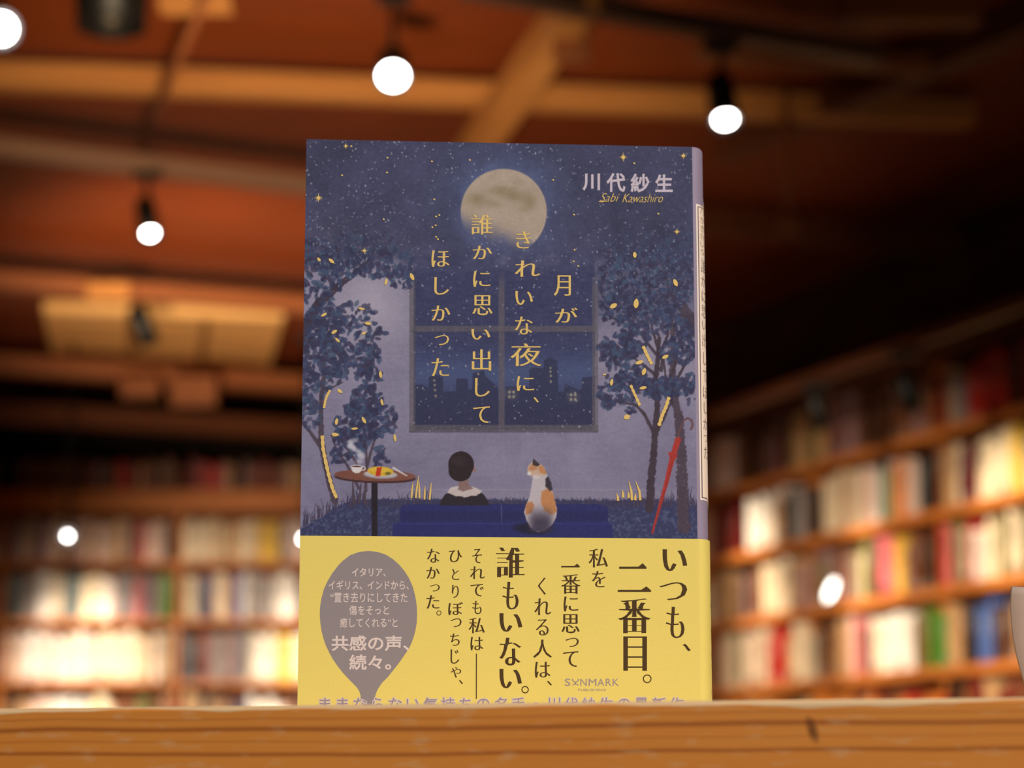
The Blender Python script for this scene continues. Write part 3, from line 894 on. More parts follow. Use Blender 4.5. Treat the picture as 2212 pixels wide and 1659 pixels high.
def bar(x0, y0, x1, y1, col=FR, a=1.0):
    m_ = ss(x0 - 1, x0 + 1, X) * ss(x1 + 1, x1 - 1, X) * ss(y0 - 1, y0 + 1, Y) * ss(y1 + 1, y1 - 1, Y)
    put(a * m_ * frm * (0.8 + 0.4 * (FINE - 0.5)), col)
bar(884, 560, 897, 934); bar(1279, 600, 1292, 934, FR, 0.9); bar(1077, 590, 1090, 926); bar(888, 704, 1290, 717); bar(884, 918, 1292, 933)
bar(894, 560, 898, 920, (70, 68, 90), 0.6); bar(888, 716, 1284, 719, (66, 64, 88), 0.6); bar(884, 931, 1292, 935, (74, 68, 86), 0.7)
# ground, low grass
NAVY = (54, 57, 96)
poly([(640, 1175), (640, 1146), (668, 1132), (700, 1112), (730, 1092), (765, 1081), (830, 1078), (1320, 1080), (1400, 1078), (1470, 1084), (1515, 1094), (1515, 1175)], NAVY, 0.96, 5, 9)
gm = ss(1085, 1110, Y)
IMG += (gm * np.clip(FINE * 1.6 - 0.72, 0, 1) * 0.8)[..., None] * (np.array([108, 116, 152.]) - IMG)
for _ in range(420):
    x = rs.uniform(655, 1505)
    yb = 1086 + rs.uniform(-3, 6) if 740 < x else 1086 + (740 - x) * 0.55
    dense = 700 < x < 790 or 1400 < x < 1505 or 860 < x < 930 or x < 720
    h = rs.uniform(4, 12) if not dense else rs.uniform(8, 34)
    stroke([(x, yb + 4), (x + rs.uniform(-2, 2), yb - h * 0.5), (x + rs.uniform(-5, 5), yb - h)], 3.4, 0.8, (62, 58, 88) if rs.rand() < .7 else (78, 66, 88), 0.75)
# trees
BARK, BARK2 = (66, 52, 66), (78, 64, 80)
def leaves(cx, cy, rx, ry, n, a=0.9, cols=((56, 58, 94), (60, 68, 104), (66, 82, 114), (50, 49, 80), (60, 54, 84)), sz=(5, 8.5)):
    for _ in range(n):
        t, r_ = rs.uniform(0, 2 * math.pi), math.sqrt(rs.rand())
        x, y = cx + rx * r_ * math.cos(t), cy + ry * r_ * math.sin(t)
        s = rs.uniform(*sz)
        ell(x, y, s, s * rs.uniform(0.5, 0.72), rs.uniform(0, math.pi), cols[rs.randint(len(cols))], a * rs.uniform(0.7, 1), 1.8)
# left tall tree
stroke([(655, 745), (662, 700), (690, 655), (725, 622), (760, 596), (800, 560)], 30, 6, (64, 52, 70), 0.95, 3, 0.3)
stroke([(724, 622), (700, 590), (680, 560)], 9, 3, BARK, 0.8)
leaves(690, 610, 48, 52, 90); leaves(740, 566, 60, 36, 120); leaves(820, 568, 74, 38, 150); leaves(870, 600, 28, 28, 36)
leaves(680, 545, 40, 30, 60); leaves(780, 530, 90, 30, 120, 0.55)
stroke([(723, 1080), (714, 1050), (702, 1000), (694, 950), (693, 900), (694, 860), (700, 812), (699, 760), (698, 730)], 15, 7, BARK2, 0.95, 2, 0.3)
stroke([(648, 908), (668, 930), (690, 962), (700, 985)], 6, 9, BARK2, 0.95, 1.6, 0.3)
stroke([(702, 812), (730, 790), (770, 765), (800, 742)], 5, 2, BARK2, 0.8)
stroke([(698, 850), (716, 838), (740, 826)], 6, 3, BARK2, 0.8)
leaves(700, 700, 44, 46, 120); leaves(765, 690, 50, 36, 70); leaves(700, 780, 52, 62, 170); leaves(770, 770, 50, 52, 130); leaves(815, 720, 20, 12, 14)
leaves(672, 850, 26, 44, 52, 0.8); leaves(800, 810, 26, 28, 30); leaves(668, 890, 26, 34, 40, 0.7); leaves(692, 720, 30, 30, 40)
# bush behind the table
for p in ([(790, 1060), (792, 1000), (788, 940), (786, 880)], [(792, 1010), (806, 960), (824, 920)], [(798, 1030), (818, 990), (832, 968)], [(775, 1055), (750, 1005), (728, 975), (716, 940)], [(770, 1000), (745, 960), (736, 940)], [(764, 1085), (762, 1040)], [(776, 1085), (780, 1045)], [(788, 1085), (788, 1045)]):
    stroke(p, 7, 3, BARK2, 0.9, 1.6, 0.3)
leaves(792, 868, 36, 34, 90); leaves(770, 920, 48, 50, 150); leaves(800, 910, 40, 44, 80); leaves(835, 905, 22, 34, 26); leaves(728, 985, 18, 18, 16); leaves(820, 985, 22, 22, 16); leaves(755, 960, 36, 30, 50)
# right trees
stroke([(1478, 1140), (1474, 1060), (1472, 980), (1466, 900), (1452, 845), (1452, 800), (1455, 740), (1450, 690)], 26, 9, BARK2, 0.95, 3, 0.35)
stroke([(1510, 720), (1490, 690), (1465, 652), (1450, 620), (1425, 590), (1370, 545), (1310, 545)], 30, 4, (70, 58, 76), 0.9, 5, 0.3)
stroke([(1403, 1100), (1406, 1040), (1412, 980), (1415, 935), (1420, 880), (1417, 820), (1422, 760), (1424, 730)], 17, 8, BARK, 0.95, 2, 0.35)
stroke([(1412, 935), (1392, 895), (1372, 874), (1330, 868), (1312, 864)], 9, 2.5, BARK, 0.9, 1.6, 0.3)
for p in ([(1420, 930), (1438, 895), (1452, 862)], [(1422, 770), (1395, 738), (1370, 700)], [(1424, 760), (1412, 722), (1404, 690)], [(1430, 755), (1442, 725), (1446, 700)], [(1418, 812), (1392, 790), (1364, 770)], [(1412, 830), (1376, 800), (1352, 796)], [(1428, 800), (1432, 770), (1440, 830)], [(1462, 820), (1478, 790), (1500, 760)], [(1460, 780), (1448, 820)], [(1340, 692), (1318, 686)], [(1452, 870), (1430, 830)]):
    stroke(p, 8, 3, BARK, 0.9, 1.6, 0.3)
leaves(1395, 610, 105, 76, 560); leaves(1470, 560, 40, 70, 150, 0.6); leaves(1380, 540, 90, 36, 130, 0.5); leaves(1340, 668, 50, 34, 70); leaves(1400, 690, 70, 34, 130)
leaves(1345, 745, 40, 34, 74); leaves(1312, 758, 24, 22, 30); leaves(1325, 770, 34, 26, 40); leaves(1372, 740, 34, 30, 50); leaves(1480, 740, 26, 50, 90); leaves(1335, 850, 46, 26, 74); leaves(1365, 815, 34, 26, 44)
leaves(1440, 838, 58, 24, 130); leaves(1495, 840, 18, 34, 46); leaves(1350, 805, 50, 26, 40); leaves(1310, 870, 14, 14, 12); leaves(1450, 762, 22, 30, 40); leaves(1362, 886, 10, 8, 6)
# sparse glints of wall between the leaves
for _ in range(620):
    left = rs.rand() < 0.4
    x, y = (rs.uniform(665, 890), rs.uniform(400, 600)) if left else (rs.uniform(1295, 1500), rs.uniform(480, 690))
    d = abs(y - (520 if left else 590)) / 110
    if rs.rand() < d * 0.8: continue
    ell(x, y, rs.uniform(1.2, 3.4), rs.uniform(0.8, 1.6), rs.uniform(0.2, 1.4), (136, 130, 160), rs.uniform(0.25, 0.7), 1.6)
# stars, dust
for _ in range(1300):
    y = 300 + 640 * rs.rand() ** 1.35
    x = rs.uniform(655, 1500)
    if y > 640 and not (893 < x < 1285): continue
    if (x - 1088) ** 2 + (y - 450) ** 2 < 96 ** 2 and y < 500: continue
    s = rs.uniform(0.7, 1.5)
    ell(x, y, s * rs.uniform(1, 1.8), s, rs.uniform(0.4, 1.3), (176, 176, 192), rs.uniform(0.25, 0.95), 1.3)
for _ in range(170):
    ell(rs.uniform(655, 1500), rs.uniform(930, 1150), rs.uniform(0.7, 1.3), 0.9, 0, (176, 172, 196), rs.uniform(0.2, 0.6), 1.3)
# sofa
poly([(846, 1180), (849, 1131), (864, 1128), (864, 1098), (870, 1091), (900, 1089), (1290, 1089), (1308, 1092), (1313, 1100), (1314, 1128), (1322, 1134), (1326, 1180)], (44, 47, 106), 1, 3)
put(ss(1100, 1108, Y) * ss(1130, 1122, Y) * ss(864, 868, X) * ss(1313, 1309, X) * 0.5, (40, 40, 84))
stroke([(849, 1131), (1323, 1131)], 3, 3, (56, 60, 124), 0.6)
stroke([(1083, 1092), (1084, 1128)], 2, 2, (92, 96, 134), 0.7)
# table with cup and omelette
stroke([(809, 1044), (809, 1175)], 13, 13, (38, 30, 42), 1)
ell(810, 1032, 88, 12, 0.03, (72, 44, 48)); ell(810, 1027, 88, 12.5, 0.03, (126, 78, 68)); ell(830, 1025, 60, 8, 0.03, (140, 90, 76), 0.5, 5)
ell(822, 1026, 37, 8.5, 0.04, (150, 140, 152)); ell(822, 1024, 35, 7.5, 0.04, (190, 180, 186))
ell(822, 1018, 28, 10, 0.05, (214, 172, 52)); ell(820, 1015, 22, 6, 0.05, (230, 192, 76), 0.7, 4); ell(838, 1023, 7, 3.4, 0, (110, 104, 48), 0.9)
poly([(814, 1010), (825, 1009), (821, 1029), (811, 1029)], (196, 58, 36), 1, 1.6)
stroke([(850, 1011), (862, 1018), (879, 1028)], 5, 2.4, (206, 196, 204), 1)
ell(785, 1012, 5, 5, 0, (206, 196, 204)); ell(785, 1012, 2.6, 2.8, 0, (120, 80, 74))
poly([(758, 1007), (783, 1007), (780, 1018), (775, 1022), (767, 1022), (761, 1018)], (222, 212, 216), 1, 1.6)
ell(770.5, 1007.5, 12.5, 3.2, 0, (226, 218, 222)); ell(770.5, 1007.6, 10, 2.0, 0, (86, 46, 48))
for _ in range(70):
    t = rs.rand()
    ell(772 + 13 * math.sin(t * 6) * (0.4 + t) + rs.uniform(-5, 5), 1000 - 50 * t, rs.uniform(3, 7), rs.uniform(3, 6), 0, (206, 200, 214), 0.2, 5)
# person on the sofa, seen from behind
poly([(950, 1092), (953, 1080), (962, 1068), (978, 1058), (998, 1054), (1020, 1058), (1042, 1066), (1052, 1078), (1057, 1092)], (46, 38, 48), 1, 2.4, 2)
poly([(966, 1064), (974, 1054), (985, 1050), (1010, 1050), (1030, 1054), (1042, 1062), (1030, 1070), (1004, 1074), (984, 1072)], (206, 190, 192), 0.95, 2.6, 3)
poly([(990, 1058), (990, 1034), (1012, 1034), (1012, 1046), (1022, 1056), (1000, 1062)], (136, 106, 106), 0.95, 2.6, 2)
ell(1024, 1015, 4, 6, 0, (150, 116, 112))
ell(996, 1004, 28, 29, 0, (46, 34, 42)); ell(994, 1018, 25, 22, 0, (46, 34, 42)); ell(990, 996, 16, 12, 0.3, (60, 46, 54), 0.6, 10)
# calico cat on the sofa
ell(1150, 1142, 40, 12, 0.05, (34, 32, 52), 0.85, 8)
poly([(1152, 1024), (1148, 1050), (1144, 1072), (1136, 1092), (1132, 1106), (1136, 1122), (1146, 1140), (1160, 1150), (1178, 1146), (1194, 1132), (1202, 1116), (1203, 1098), (1197, 1078), (1192, 1058), (1187, 1036), (1180, 1022)], (192, 180, 190), 1, 2.4, 2)

poly([(1135, 1094), (1140, 1084), (1150, 1084), (1155, 1096), (1148, 1108), (1136, 1112)], (190, 120, 72), 0.85, 5, 3)
poly([(1170, 1062), (1184, 1054), (1194, 1066), (1200, 1086), (1203, 1104), (1192, 1112), (1176, 1104), (1168, 1086)], (196, 128, 78), 0.9, 6, 3)
poly([(1178, 1034), (1184, 1028), (1190, 1042), (1194, 1058), (1188, 1062), (1178, 1050)], (54, 46, 56), 0.95, 3, 2)
poly([(1140, 1022), (1139, 1010), (1146, 1001), (1156, 998), (1168, 1002), (1177, 1014), (1178, 1026), (1160, 1032), (1146, 1027)], (200, 168, 150), 1, 2.4, 2)
poly([(1141, 1014), (1147, 1003), (1158, 1004), (1160, 1014), (1150, 1018)], (188, 128, 92), 0.85, 4)
poly([(1162, 1008), (1172, 1006), (1180, 1020), (1178, 1026), (1166, 1020)], (196, 132, 86), 0.9, 3)
poly([(1150, 1004), (1152, 990), (1158, 996), (1167, 1004), (1160, 1008)], (62, 48, 54), 0.95, 2)
ell(1143, 1023, 4.5, 4, 0, (224, 214, 216), 0.9, 3); ell(1158, 1030, 9, 5, 0, (214, 204, 210), 0.7, 5)
put(ss(1082, 1130, Y) * ss(1155, 1145, Y) * np.exp(-((X - 1168) / 26) ** 4) * 0.9, (58, 52, 74))
# red umbrella against the tree
stroke([(1464, 948), (1470, 925), (1477, 908), (1486, 903), (1494, 908), (1496, 918), (1493, 927)], 3.6, 4.8, (108, 74, 78), 0.95)
stroke([(1409, 1152), (1424, 1098), (1440, 1040), (1452, 990), (1464, 951)], 4, 14, (172, 54, 50), 1, 1.6, 0.12)
poly([(1445, 985), (1443, 976), (1456, 978), (1464, 983), (1462, 988), (1454, 1000)], (168, 52, 48), 1, 1.6)
stroke([(1414, 1140), (1436, 1060), (1452, 1000)], 1.4, 2.4, (136, 40, 42), 0.7)
# grain of the whole print
IMG += (FINE2[..., None] - 0.5) * 9 + (rs.rand(NY, NX, 1) - 0.5) * 5
IMG = np.clip(IMG, 8, 250)

def art_material():
    m = mat('printed_picture', rgb(90, 90, 120), 0.5, 0, 0.25)
    nt = m.node_tree
    vc = nt.nodes.new('ShaderNodeVertexColor'); vc.layer_name = 'print'
    nt.links.new(vc.outputs['Color'], nt.nodes['Principled BSDF'].inputs['Base Color'])
    return m
me = bpy.data.meshes.new('cover_picture')
nv = NX * NY
co = np.empty((nv, 3), np.float32)
co[:, 0] = GX.ravel(); co[:, 1] = FY - 0.0001; co[:, 2] = GZ.ravel()
ii = np.arange(nv).reshape(NY, NX)
quad = np.stack([ii[1:, :-1], ii[1:, 1:], ii[:-1, 1:], ii[:-1, :-1]], -1).reshape(-1, 4)
me.vertices.add(nv); me.vertices.foreach_set('co', co.ravel())
me.loops.add(quad.size); me.loops.foreach_set('vertex_index', quad.ravel().astype(np.int32))
me.polygons.add(len(quad)); me.polygons.foreach_set('loop_start', np.arange(0, quad.size, 4, dtype=np.int32))
me.update(calc_edges=True)
ca = me.color_attributes.new('print', 'FLOAT_COLOR', 'POINT')
PRINT_GAIN = np.array([0.90, 0.98, 1.04], np.float32)          # ink densities of the print
col4 = np.ones((nv, 4), np.float32); col4[:, :3] = lin(IMG.reshape(-1, 3)) * PRINT_GAIN
ca.data.foreach_set('color', col4.ravel())
me.materials.append(art_material())
pic = bpy.data.objects.new('cover_picture', me)
C.objects.link(pic); pic.parent = bk
pic['label'] = 'printed moonlit garden picture with a person and a cat on a sofa'

# ------------------------------------------------ lettering
GL = {}
_tc = bpy.data.curves.new('glyph', 'FONT'); _to = bpy.data.objects.new('glyph', _tc); C.objects.link(_to)
_tc.resolution_u = 3
def glyph(ch, dx=0.0, dy=0.0, shear=0.0):
    """outline faces of a character, strokes thickened by dx, dy (em), normalised to its own box"""
    key = (ch, dx, dy, shear)
    if key in GL: return GL[key]
    _tc.body = ch; _tc.shear = shear
    bpy.context.view_layer.update()
    ev = _to.evaluated_get(bpy.context.evaluated_depsgraph_get())
    m = ev.to_mesh()
    bm = bmesh.new(); bm.from_mesh(m); ev.to_mesh_clear()
    bmesh.ops.remove_doubles(bm, verts=bm.verts, dist=0.0004)
    if bm.faces and (dx or dy):
        new = {}
        for v in bm.verts:
            n = Vector((0, 0, 0)); k = 0
            for e in v.link_edges:
                if len(e.link_faces) != 1: continue
                f = e.link_faces[0]
                a, b_ = e.verts[0].co, e.verts[1].co
                nn = Vector((b_.y - a.y, a.x - b_.x, 0))
                if nn.dot((a + b_) / 2 - f.calc_center_median()) < 0: nn = -nn
                if nn.length > 1e-9: n += nn.normalized(); k += 1
            if k:
                n = n / k
                L2 = max(n.length_squared, 0.3)
                n = n / L2
                new[v] = (v.co.x + n.x * dx, v.co.y + n.y * dy)
        for v, (x, y) in new.items(): v.co.x, v.co.y = x, y
    vs = [(v.co.x, v.co.y) for v in bm.verts]
    bm.verts.index_update()
    fs = [[v.index for v in f.verts] for f in bm.faces]
    bm.free()
    xs, ys = [p[0] for p in vs], [p[1] for p in vs]
    x0, x1, y0, y1 = min(xs), max(xs), min(ys), max(ys)
    GL[key] = ([((x - x0) / (x1 - x0), (y1 - y) / (y1 - y0)) for x, y in vs], fs, x1 - x0, y1 - y0)
    return GL[key]
ONE = ([(0, .62), (.70, .62), (.86, 0), (1, .72), (1, 1), (0, 1)], [[0, 1, 2, 3, 4, 5]], 1, .1)    # the brush 'one' with its wedge
class Ink:
    def __init__(self): self.bm = bmesh.new()
    def face_up(self, f):
        f.normal_update()
        if f.normal.y > 0: f.normal_flip()
    def shape(self, pts, faces, off):
        vs = []
        for px, py in pts:
            x, z = cov(px, py)
            vs.append(self.bm.verts.new((x, FY - off, z)))
        for f in faces:
            try: self.face_up(self.bm.faces.new([vs[i] for i in f]))
            except ValueError: pass
    def char(self, ch, x0, y0, x1, y1, off, dx=0, dy=0, shear=0):
        g = ONE if ch == '一' and dx >= 0 and dy < 0 else glyph(ch, dx, dy, shear)
        sk = 0.02
        self.shape([(x0 + u * (x1 - x0), y0 + v * (y1 - y0)) for u, v in g[0]], g[1], off)
    def line(self, s, x0, y0, x1, y1, off, dx=0, dy=0, shear=0):
        """a horizontal run fitted into the box"""
        _tc.body = s; g = glyph(s, dx, dy, shear)
        self.shape([(x0 + u * (x1 - x0), y0 + v * (y1 - y0)) for u, v in g[0]], g[1], off)
    def done(self, name, m, parent, label=None):
        o = obj(name, self.bm, m, parent)
        if label: o['label'] = label
        return o
M_gold = mat('gold_foil', rgb(234, 202, 122), 0.42, 0.25, 0.5)
M_lav = mat('lavender_ink', rgb(200, 190, 208), 0.5)
M_inkbrown = mat('dark_brown_ink', rgb(74, 54, 26), 0.5)
M_mauve = mat('mauve_ink', rgb(144, 136, 142), 0.5)
M_pale = mat('pale_ink', rgb(222, 208, 208), 0.5)
M_lilac = mat('lilac_ink', rgb(152, 138, 150), 0.5)
M_blue = mat('grey_lilac_ink', rgb(160, 148, 150), 0.5)

TITLE = [('月', 1196, 595, 1233, 639), ('が', 1199, 665, 1248, 697),
    ('き', 1114, 500, 1148, 537), ('れ', 1112, 563, 1166, 598), ('い', 1113, 629, 1151, 659), ('な', 1112, 684, 1151, 723), ('夜', 1102, 742, 1170, 791), ('に', 1116, 813, 1154, 845), ('、', 1152, 858, 1164, 870),
    ('誰', 1017, 464, 1064, 507), ('か', 1021, 531, 1063, 560), ('に', 1022, 586, 1059, 620), ('思', 1020, 638, 1064, 681), ('い', 1018, 711, 1059, 734), ('出', 1019, 755, 1061, 801), ('し', 1026, 817, 1058, 857), ('て', 1022, 878, 1058, 914),
    ('ほ', 932, 541, 971, 577), ('し', 938, 599, 970, 637), ('か', 932, 660, 973, 693), ('つ', 939, 724, 970, 746), ('た', 932, 774, 970, 813)]
ink = Ink()
for ch, x0, y0, x1, y1 in TITLE:
    ink.char(ch, x0, y0, x1, y1, 0.0002, 0.012, -0.010)
ink.done('title_lettering', M_gold, bk, 'gold foil title in four vertical columns')
ink = Ink()
for ch, x0, y0, x1, y1 in (('川', 1258, 375, 1296, 412), ('代', 1310, 374, 1351, 415), ('紗', 1362, 375, 1403, 416), ('生', 1415, 377, 1453, 415)):
    ink.char(ch, x0, y0, x1, y1, 0.00014, 0.026, 0.026)
ink.done('author_lettering', M_lav, bk, 'pale lavender lettering at the upper right')
ink = Ink()
ink.line('Sabi', 1296, 418, 1338, 436, 0.00026, -0.012, -0.014, 0.45)
ink.line('Kawashiro', 1344, 419, 1432, 437.5, 0.00026, -0.012, -0.014, 0.45)
ink.shape([(1296, 434), (1293, 436), (1300, 437.5), (1308, 435.5), (1308, 434.5), (1300, 436)], [[0, 1, 2, 3, 4, 5]], 0.00026)
ink.done('script_lettering', M_gold, bk, 'small slanted gold lettering')
# gold foil leaves, stars, twigs and grass
ink = Ink()
def leaf(cx, cy, ln, wd, deg):
    a = math.radians(deg); pts = []
    for k in range(16):
        t = 2 * math.pi * k / 16
        u, v = ln / 2 * math.cos(t), wd / 2 * math.sin(t) * (1 - 0.25 * math.cos(t) ** 2)
        pts.append((cx + u * math.cos(a) - v * math.sin(a), cy + u * math.sin(a) + v * math.cos(a)))
    ink.shape(pts, [list(range(16))], 0.00025)
for q in ((689, 561, 10, 6, 50), (716, 564, 15, 7, 40), (834, 609, 15, 6, 105), (890, 598, 17, 8, 65), (781, 667, 15, 5, 12), (795, 699, 15, 7, 8), (700, 680, 14, 6, -30), (722, 717, 14, 7, -30), (729, 735, 14, 5, 45), (786, 720, 12, 5, -25),
          (822, 809, 15, 7, 85), (734, 845, 13, 7, 35), (825, 869, 15, 6, 75), (727, 911, 15, 7, 100), (786, 908, 16, 7, 60), (766, 926, 15, 5, -5), (724, 939, 16, 8, 5), (853, 946, 17, 6, 80),
          (1371, 551, 13, 8, 85), (1459, 611, 17, 9, 65), (1325, 661, 17, 10, -30), (1374, 656, 21, 11, 95), (1437, 771, 15, 8, -25), (1381, 783, 18, 8, -18), (1391, 803, 16, 9, 110), (1321, 826, 15, 7, 98), (1389, 838, 16, 7, -12), (1354, 901, 14, 11, -20)):
    leaf(*q)
def foil_path(pts, w_):
    L_, R_ = [], []
    n = len(pts)
    for k, (x, y) in enumerate(pts):
        a = pts[max(k - 1, 0)]; b_ = pts[min(k + 1, n - 1)]
        dx, dy = b_[0] - a[0], b_[1] - a[1]; l = math.hypot(dx, dy)
        wd = (w_[k] if isinstance(w_, (list, tuple)) else w_) / 2
        wd *= 1 + 0.25 * math.sin(k * 2.3)
        L_.append((x - dy / l * wd, y + dx / l * wd)); R_.append((x + dy / l * wd, y - dx / l * wd))
    ink.shape(L_ + R_, [[k, k + 1, n + k + 1, n + k] for k in range(n - 1)], 0.00025)
def dens(pts, k=6):
    out = []
    for (x0, y0), (x1, y1) in zip(pts, pts[1:]):
        out += [(x0 + (x1 - x0) * i / k, y0 + (y1 - y0) * i / k) for i in range(k)]
    return out + [pts[-1]]
ink.done('foil_leaves', M_gold, bk, 'scattered gold foil leaves'); ink = Ink()
foil_path(dens([(713, 843), (706, 856), (702, 869), (700, 882)]), 5)
foil_path(dens([(696, 941), (698, 970), (704, 1000), (711, 1030), (719, 1058), (727, 1076)]), 7)
foil_path(dens([(1389, 748), (1398, 768), (1408, 787)]), 6.5)
foil_path(dens([(1362, 832), (1372, 854), (1382, 876)]), 5.5)
foil_path(dens([(1445, 858), (1438, 880), (1430, 898), (1423, 920)]), 7)
ink.done('foil_twigs', M_gold, bk, 'gold foil twig strokes'); ink = Ink()
for x, y0, y1, b_ in ((889, 1042, 1076, 3), (898, 1028, 1076, 7), (906, 1040, 1077, -1), (917, 1050, 1079, 1), (928, 1043, 1080, 4)):
    foil_path([(x + b_ * 0.9, y0), (x + b_ * 0.4, (y0 + y1) / 2), (x, y1)], [1.2, 3.2, 5])
for x, y0, y1, b_ in ((1335, 1066, 1082, -3), (1346, 1058, 1075, -2), (1358, 1062, 1076, -1), (1365, 1040, 1081, -7), (1372, 1066, 1081, 1), (1383, 1040, 1081, -10)):
    foil_path([(x + b_, y0), (x + b_ * 0.2, (y0 + y1) / 2), (x, y1)], [1.2, 4, 7])
ink.done('foil_grass', M_gold, bk, 'gold foil grass blades'); ink = Ink()
def star(cx, cy, r, n=8):
    pts = []
    for k in range(2 * n):
        a = math.pi * k / n
        rr = r * (1.0 if k % 4 == 0 else 0.62) if k % 2 == 0 else r * 0.3
        pts.append((cx + rr * math.cos(a), cy + rr * math.sin(a)))
    pts.append((cx, cy))
    ink.shape(pts, [[k, (k + 1) % (2 * n), 2 * n] for k in range(2 * n)], 0.00025)
for q in ((747, 316, 7), (688, 428, 10), (787, 542, 8), (1346, 340, 10), (1476, 337, 8), (1462, 501, 8)): star(*q)
for x, y in ((759, 316), (837, 341), (1015, 346), (836, 373), (739, 379), (933, 349), (938, 431), (829, 474), (942, 468), (949, 465), (934, 491), (941, 487), (942, 512), (946, 517), (1195, 389), (1240, 464), (1241, 540), (1239, 565), (1249, 575), (1370, 353), (1422, 462), (1304, 809), (1307, 809)):
    leaf(x, y, 4.6, 3.4, 30)
ink.done('foil_stars', M_gold, bk, 'gold foil stars')

# ------------------------------------------------ lettering of the band
OB = 0.00064                                    # band face stands this far out of the jacket's plane
ink = Ink()
BIG = [('い', 1430, 1187, 1484, 1234), ('つ', 1423, 1258, 1484, 1297), ('も', 1438, 1311, 1478, 1379), ('、', 1474, 1391, 1492, 1407),
    ('番', 1333, 1293, 1407, 1368), ('目', 1346, 1375, 1397, 1449),
    ('誰', 1071, 1183, 1133, 1248), ('も', 1085, 1257, 1120, 1317), ('い', 1078, 1325, 1128, 1365), ('な', 1078, 1378, 1126, 1438), ('い', 1078, 1445, 1127, 1487)]
MID = [('私', 1271, 1186, 1313, 1226), ('を', 1278, 1234, 1308, 1269), ('番', 1211, 1241, 1254, 1283), ('に', 1217, 1289, 1249, 1321), ('思', 1212, 1327, 1252, 1368), ('つ', 1221, 1378, 1250, 1398), ('て', 1216, 1407, 1249, 1441),
    ('く', 1162, 1248, 1179, 1285), ('れ', 1154, 1293, 1190, 1329), ('る', 1157, 1338, 1185, 1373), ('人', 1151, 1382, 1192, 1421), ('は', 1155, 1430, 1189, 1464), ('、', 1181, 1471, 1192, 1481),
    ('そ', 1020, 1186, 1041, 1217), ('れ', 1015, 1224, 1047, 1251), ('で', 1016, 1262, 1045, 1289), ('も', 1020, 1298, 1040, 1327), ('私', 1012, 1335, 1047, 1368), ('は', 1016, 1376, 1044, 1405),
    ('ひ', 970, 1189, 998, 1215), ('と', 976, 1229, 992, 1253), ('り', 976, 1264, 991, 1292), ('ぼ', 968, 1301, 1000, 1329), ('つ', 973, 1336, 997, 1355), ('ち', 972, 1369, 993, 1395), ('じ', 973, 1403, 992, 1434), ('や', 973, 1441, 996, 1464), ('、', 991, 1469, 1000, 1478),
    ('な', 922, 1186, 950, 1216), ('か', 921, 1225, 950, 1250), ('つ', 928, 1263, 950, 1278), ('た', 921, 1286, 949, 1315)]
for q in BIG: ink.char(*q, OB, 0.034, -0.02)
for q in MID: ink.char(*q, OB, 0.016, -0.012)
for q in (('一', 1337, 1217, 1396, 1229), ('一', 1334, 1267, 1406, 1279), ('一', 1212, 1218, 1252, 1226)): ink.char(*q, OB, 0.0, -0.02)
def ring(cx, cy, r, w_):
    n = 28
    pts = [(cx + (r if k < n else r - w_) * math.cos(2 * math.pi * k / n), cy + (r if k < n else r - w_) * math.sin(2 * math.pi * k / n)) for k in range(2 * n)]
    ink.shape(pts, [[k, (k + 1) % n, n + (k + 1) % n, n + k] for k in range(n)], OB)
ring(1397.5, 1466.5, 9.4, 2.3); ring(1134, 1490, 8, 2.2); ring(948, 1324.5, 5.4, 1.5)
ink.shape([(1027.8, 1412), (1030, 1412), (1029.6, 1510), (1027.6, 1510)], [[0, 1, 2, 3]], OB)
ink.done('slogan_lettering', M_inkbrown, band, 'dark brown vertical slogan')
ink = Ink()
bal = [(655, 200), (580, 207), (500, 235), (440, 280), (400, 320), (350, 385), (310, 450), (275, 525), (255, 600), (243, 670), (240, 745), (245, 815), (255, 880), (270, 940), (290, 1000), (318, 1060), (350, 1120), (390, 1178), (430, 1230), (475, 1280), (520, 1325), (555, 1362), (577, 1395), (588, 1430), (590, 1470), (590, 1560),
       (690, 1560), (705, 1500), (712, 1440), (720, 1410), (738, 1372), (770, 1325), (820, 1275), (880, 1200), (922, 1145), (960, 1090), (994, 1040), (1020, 990), (1040, 935), (1055, 880), (1066, 815), (1070, 745), (1067, 670), (1055, 590), (1035, 510), (1000, 430), (962, 370), (920, 320), (865, 270), (800, 230), (730, 207)]
bal = [(630 + x / 3.949, 1140 + y / 3.949) for x, y in bal]
n = len(bal)
ctr = (795.5, 1340)
ink.shape(bal + [ctr], [[k, (k + 1) % n, n] for k in range(n)], OB - 0.00002)
ink.done('speech_balloon', M_mauve, band, 'grey mauve drop shaped balloon')
ink = Ink()
ob2 = OB + 0.00002
for s, x0, y0, x1, y1, bd in (('イタリア、', 760, 1227, 833, 1246, .012), ('イギリス、インドから、', 710, 1254, 883, 1274, .012), ('“置き去りにしてきた', 714, 1280, 880, 1302, .008), ('傷をそっと', 754, 1308, 840, 1329, .01), ('癒してくれる”と', 734, 1335, 859, 1356, .008), ('共感の声、', 716, 1373, 884, 1407, .022), ('続々。', 754, 1414, 845, 1448, .022)):
    ink.line(s, x0, y0, x1, y1, ob2, bd, bd)
ink.done('balloon_lettering', M_pale, band, 'pale lettering inside the balloon')
